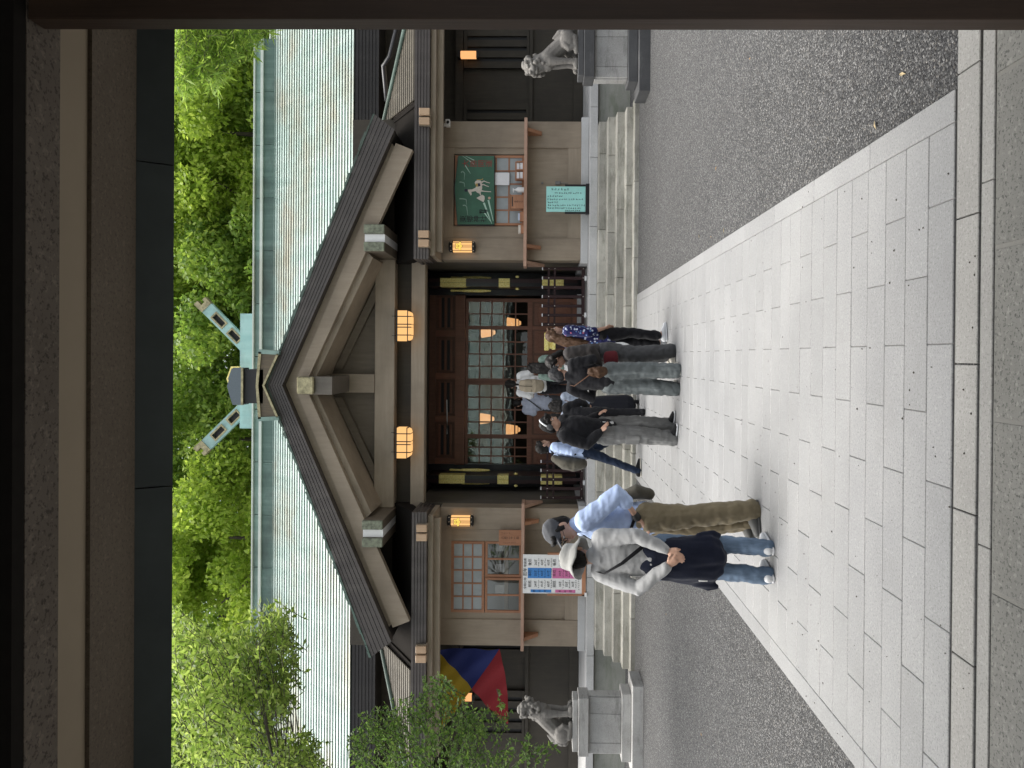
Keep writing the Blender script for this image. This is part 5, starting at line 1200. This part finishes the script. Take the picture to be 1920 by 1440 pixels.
strap(c, t, [sp((.11, .03, 1.45)), sp((.10, -.09, 1.38)), sp((-.02, -.16, 1.20)), sp((-.13, -.15, 1.02))], 'black cloth', .013)
garment(c, t, 'sling_bag', 'olive grey canvas', lambda m, c: c['LF'](m, [(-.05, -.185, 1.06), (-.06, -.215, .97), (-.06, -.195, .86)], [(.08, .045), (.105, .06), (.09, .05)], n=16), .009, 3, (.006, (10, 10, 10), 2))
garment(c, t, 'collar', 'pale blue shirt', lambda m, c: c['LF'](m, [sp((0, -.008, 1.435)), sp((0, .004, 1.475))], [(.070, .072), (.062, .064)], n=18), .008, 1)
m = MB(); w = c['ar'][-1][2]; e = c['ar'][-1][1]; q = e.lerp(w, .9); c['LF'](m, [q - (w - e).normalized() * .012, q + (w - e).normalized() * .012], [.034, .034], n=12); m.build('wristwatch', black, t)
# 3 man with the backpack stepping up
t, c = person('person in a pale blue shirt with grey backpack striding to the steps', (-1.68, 13.13, .0), R(-72), 1.83, False, ('fringe', hairB), dict(mat='pale blue shirt', hem=.93, ease=.02), dict(mat='dark navy trousers', thigh=.085, knee=.064, ankle=.055), ('black shoe', 'cream sole'), 6, -4, 10,
              arms=[((.24, -.05, 1.13), (.235, .12, .92)), ((-.22, .02, 1.12), (-.20, .16, .92))], feet=[(.08, -.30, 0), (-.08, .34, .02)], seed=6)
sp = c['sp']
garment(c, t, 'backpack', 'olive grey canvas', lambda m, c: c['LF'](m, [sp((0, -.20, .92)), sp((0, -.23, 1.05)), sp((0, -.225, 1.22)), sp((0, -.17, 1.38))], [(.135, .085), (.16, .11), (.155, .10), (.11, .06)], n=18), .011, 3, (.010, (9, 9, 9), 4))
for s in (1, -1): strap(c, t, [sp((.10 * s, -.12, 1.41)), sp((.115 * s, -.0, 1.47)), sp((.12 * s, .10, 1.36)), sp((.15 * s, .09, 1.18)), sp((.16 * s, -.10, 1.05))], 'black cloth', .02)
# 4 young man in black jacket and cargo trousers
t, c = person('person in an open black jacket and loose grey cargo trousers looking down', (-.97, 9.66, 0), R(-118), 1.75, False, ('fringe', hairB), dict(mat='black cloth', hem=.84, ease=.030), dict(mat='grey cargo', thigh=.118, knee=.108, ankle=.098), ('black shoe', 'white trainer'), 6, 26, 14,
              arms=[((.24, -.04, 1.12), (.19, .13, .96)), ((-.25, -.04, 1.12), (-.19, .13, .96))], feet=[(.11, .0, 0), (-.12, .04, 0)], face=True, seed=8)
sp, hd = c['sp'], c['hd']
garment(c, t, 'shirt_front', 'white cotton', lambda m, c: c['LF'](m, [(0, .128, .79), (0, .132, .86), (0, .136, .98)], [(.030, .012), (.016, .012), (.006, .008)], n=12), .008, 1)
garment(c, t, 'hood', 'black cloth', lambda m, c: c['LF'](m, [sp((-.09, -.03, 1.45)), sp((0, -.115, 1.43)), sp((.09, -.03, 1.45))], [.045, .058, .045], n=12), .009, 2)
m = MB(); c['LF'](m, [hd((.092 * math.cos(a), -.02, .02 + .115 * math.sin(a))) for a in [i * math.pi / 10 for i in range(11)]], [(.012, .007)] * 11, (0, 1, 0), n=8); hb = m.build('headphones', F['white trainer'], t)
for s in (1, -1):
    m = MB(); c['BL'](m, hd((.09 * s, -.015, .0)), (.022, .036, .042), c['RH']); m.build('ear_cup', F['dark grey wool'], hb)
for s in (1, -1): garment(c, t, 'cargo_pocket', 'grey cargo', lambda m, c: c['LF'](m, [(.20 * s, .01, .64), (.205 * s, .01, .48)], [(.016, .075), (.016, .07)], n=10), .009, 1)
# 5 woman in blue grey shirt and long skirt
t, c = person('person in a blue grey shirt and long black skirt at the foot of the steps', (-.90, 13.42, 0), R(4), 1.60, False, ('bob', hairB), dict(mat='blue grey shirt', hem=.97, ease=.03), dict(mat='black skirt', skirt=(.235, .22)), ('black shoe', 'black shoe'), 4, 16, -6,
              arms=[((.25, .0, 1.13), (.12, .20, 1.02)), ((-.26, .0, 1.13), (-.14, .20, 1.02))], feet=[(.09, .0, 0), (-.10, .0, 0)], seed=10)
sp = c['sp']; strap(c, t, [sp((.12, -.02, 1.45)), sp((.09, -.13, 1.34)), sp((-.03, -.162, 1.18)), sp((-.16, -.13, 1.03)), (-.20, -.05, .93)], 'brown leather', .010)
garment(c, t, 'shoulder_bag', 'brown leather', lambda m, c: c['LF'](m, [(-.24, .0, .95), (-.245, .0, .80)], [(.04, .10), (.045, .11)], n=14), .011, 2)
# 6 man in checked shirt at the doors
t, c = person('person in a white and blue checked shirt standing at the doors', (-1.07, 16.9, .795), R(8), 1.60, False, ('short', hairB), dict(mat='checked shirt', hem=.84, ease=.035, sleeve=.5), dict(mat='dark grey wool'), ('black shoe', 'black shoe'), 6, 14, 10, arms=[((.24, .0, 1.13), (.10, .22, 1.12)), ((-.25, .0, 1.13), (-.10, .22, 1.12))], seed=12)
sp = c['sp']; strap(c, t, [sp((.12, -.02, 1.45)), sp((.09, -.135, 1.34)), sp((-.03, -.168, 1.18)), sp((-.17, -.13, 1.0))], 'dark grey wool', .016)
# 7 woman with the beige rucksack
t, c = person('person in a white top with a beige canvas rucksack on the platform', (-.60, 15.55, .795), R(-6), 1.70, False, ('tail', hairB), dict(mat='white cotton', hem=.92, ease=.03, sleeve=.5), dict(mat='black cloth', thigh=.1, knee=.085, ankle=.08), ('black shoe', 'cream sole'), 5, 10, 6, arms=[((.24, .0, 1.13), (.10, .22, 1.10)), ((-.25, .0, 1.13), (-.10, .22, 1.10))], seed=14)
sp = c['sp']; garment(c, t, 'rucksack', 'beige canvas', lambda m, c: c['LF'](m, [sp((0, -.17, .94)), sp((0, -.20, 1.05)), sp((0, -.20, 1.22)), sp((0, -.16, 1.36))], [(.12, .07), (.14, .09), (.14, .085), (.11, .05)], n=18), .011, 3, (.008, (9, 9, 9), 4))
garment(c, t, 'rucksack_flap', 'beige canvas', lambda m, c: c['LF'](m, [sp((0, -.255, 1.14)), sp((0, -.26, 1.26)), sp((0, -.20, 1.37))], [(.13, .03), (.13, .03), (.11, .03)], n=14), .011, 2)
strap(c, t, [sp((.0, -.30, 1.12)), sp((0, -.30, 1.26)), sp((0, -.23, 1.385))], 'black cloth', .012)
for s in (1, -1): strap(c, t, [sp((.10 * s, -.10, 1.41)), sp((.11 * s, -.0, 1.47)), sp((.12 * s, .10, 1.36)), sp((.15 * s, .09, 1.18)), sp((.15 * s, -.10, 1.05))], 'beige canvas', .022)
# 8 dark-haired woman on the steps
t, c = person('person with black shoulder hair and sage top halfway up the steps', (-.24, 14.66, .487), R(-10), 1.53, False, ('long', hairB), dict(mat='sage green', hem=.94, ease=.03, sleeve=.7), dict(mat='white cotton', skirt=(.20, .30)), ('black shoe', 'black shoe'), 5, 10, -10, seed=16, feet=[(.08, -.02, 0), (-.08, -.02, 0)])
# 9 cropped hair, black top, grey jeans
t, c = person('person with cropped grey hair, black top and loose washed grey jeans', (-.28, 9.44, 0), R(-24), 1.64, False, ('short', hairG), dict(mat='black cloth', hem=.92, ease=.018), dict(mat='grey washed denim', thigh=.118, knee=.112, ankle=.10), ('cream sole', 'cream sole'), 7, 26, -8,
              arms=[((.26, .03, 1.12), (.14, .24, 1.16)), ((-.30, .0, 1.13), (-.16, .22, 1.10))], feet=[(.13, .0, 0), (-.12, -.02, 0)], seed=18)
sp = c['sp']; garment(c, t, 'shoulder_bag', hairBr, lambda m, c: c['LF'](m, [(.16, -.15, 1.18), (.17, -.17, 1.06), (.17, -.15, .98)], [(.06, .035), (.085, .05), (.06, .035)], n=14), .010, 2, (.010, (30, 30, 20), 3))
strap(c, t, [sp((-.11, -.03, 1.45)), sp((-.08, -.13, 1.36)), sp((.06, -.165, 1.22)), (.16, -.15, 1.14)], 'brown leather', .008)
# 10 woman in charcoal jacket with the wine-red bag and phone
t, c = person('person in a charcoal jacket with wine red bag looking down at a phone', (.04, 9.86, 0), R(104), 1.68, False, ('bob', hairB), dict(mat='charcoal jacket', hem=.82, ease=.032), dict(mat='dark grey wool', thigh=.12, knee=.115, ankle=.11), ('cream sole', 'cream sole'), 7, 30, 10,
              arms=[((.25, .04, 1.12), (.12, .28, 1.20)), ((-.25, .02, 1.10), (-.17, .22, 1.00))], feet=[(.10, .0, 0), (-.10, .03, 0)], face=True, seed=20)
sp = c['sp']; garment(c, t, 'shirt_tail', 'white cotton', lambda m, c: c['LF'](m, [(0, -.02, .66), (0, -.01, .74), (0, 0, .84)], [(.16, .125), (.165, .13), (.165, .128)], n=20), .011, 2, (.008, (11, 11, 3), 2))
garment(c, t, 'hand_bag', 'wine leather', lambda m, c: c['LF'](m, [(-.23, .13, .92), (-.235, .13, .80)], [(.04, .10), (.045, .11)], n=14), .010, 2)
strap(c, t, [sp((.11, -.02, 1.45)), sp((.05, .12, 1.34)), sp((-.10, .17, 1.12)), (-.21, .13, .93)], 'wine leather', .007)
t2, c2 = t, c
ph = link('mobile_phone', MB().cbox(-.037, .037, -.005, .005, -.075, .075, c=.004).mesh('phone'), flat('navy phone case', (.02, .035, .10), .4), None); ph.matrix_world = t.matrix_basis @ Matrix.Translation(c['ar'][1][2] * c['k'] + Vector((0, .085, .05))) @ Matrix.Rotation(R(-40), 4, 'X'); tag(ph, 'dark blue mobile phone held by the person in the charcoal jacket', 'phone')
# 11 woman in flowered blouse
t, c = person('person with long brown hair and a blue flowered blouse beside the gilt post', (.25, 10.42, 0), R(-62), 1.67, False, ('long', hairBr), dict(mat='floral blue', hem=.84, ease=.024, sleeve=.8), dict(mat='black cloth', thigh=.095, knee=.075, ankle=.07, crop=.12), ('white trainer', 'white trainer'), 4, 0, -14,
              arms=[((.225, -.04, 1.12), (.215, .04, .90)), ((-.22, -.02, 1.12), (-.19, .10, .96))], feet=[(.075, .03, 0), (-.075, -.02, 0)], face=True, seed=22)
# 12 person in black behind the cargo trousers
t, c = person('person all in black half hidden behind the cargo trousers', (-1.03, 12.55, 0), R(20), 1.60, False, ('short', hairB), dict(mat='black cloth', hem=.84, ease=.035), dict(mat='black cloth'), ('black shoe', 'black shoe'), 5, 12, 0, arms=[((.30, .02, 1.14), (.26, .20, 1.0)), ((-.26, .0, 1.12), (-.14, .2, 1.05))], seed=24)
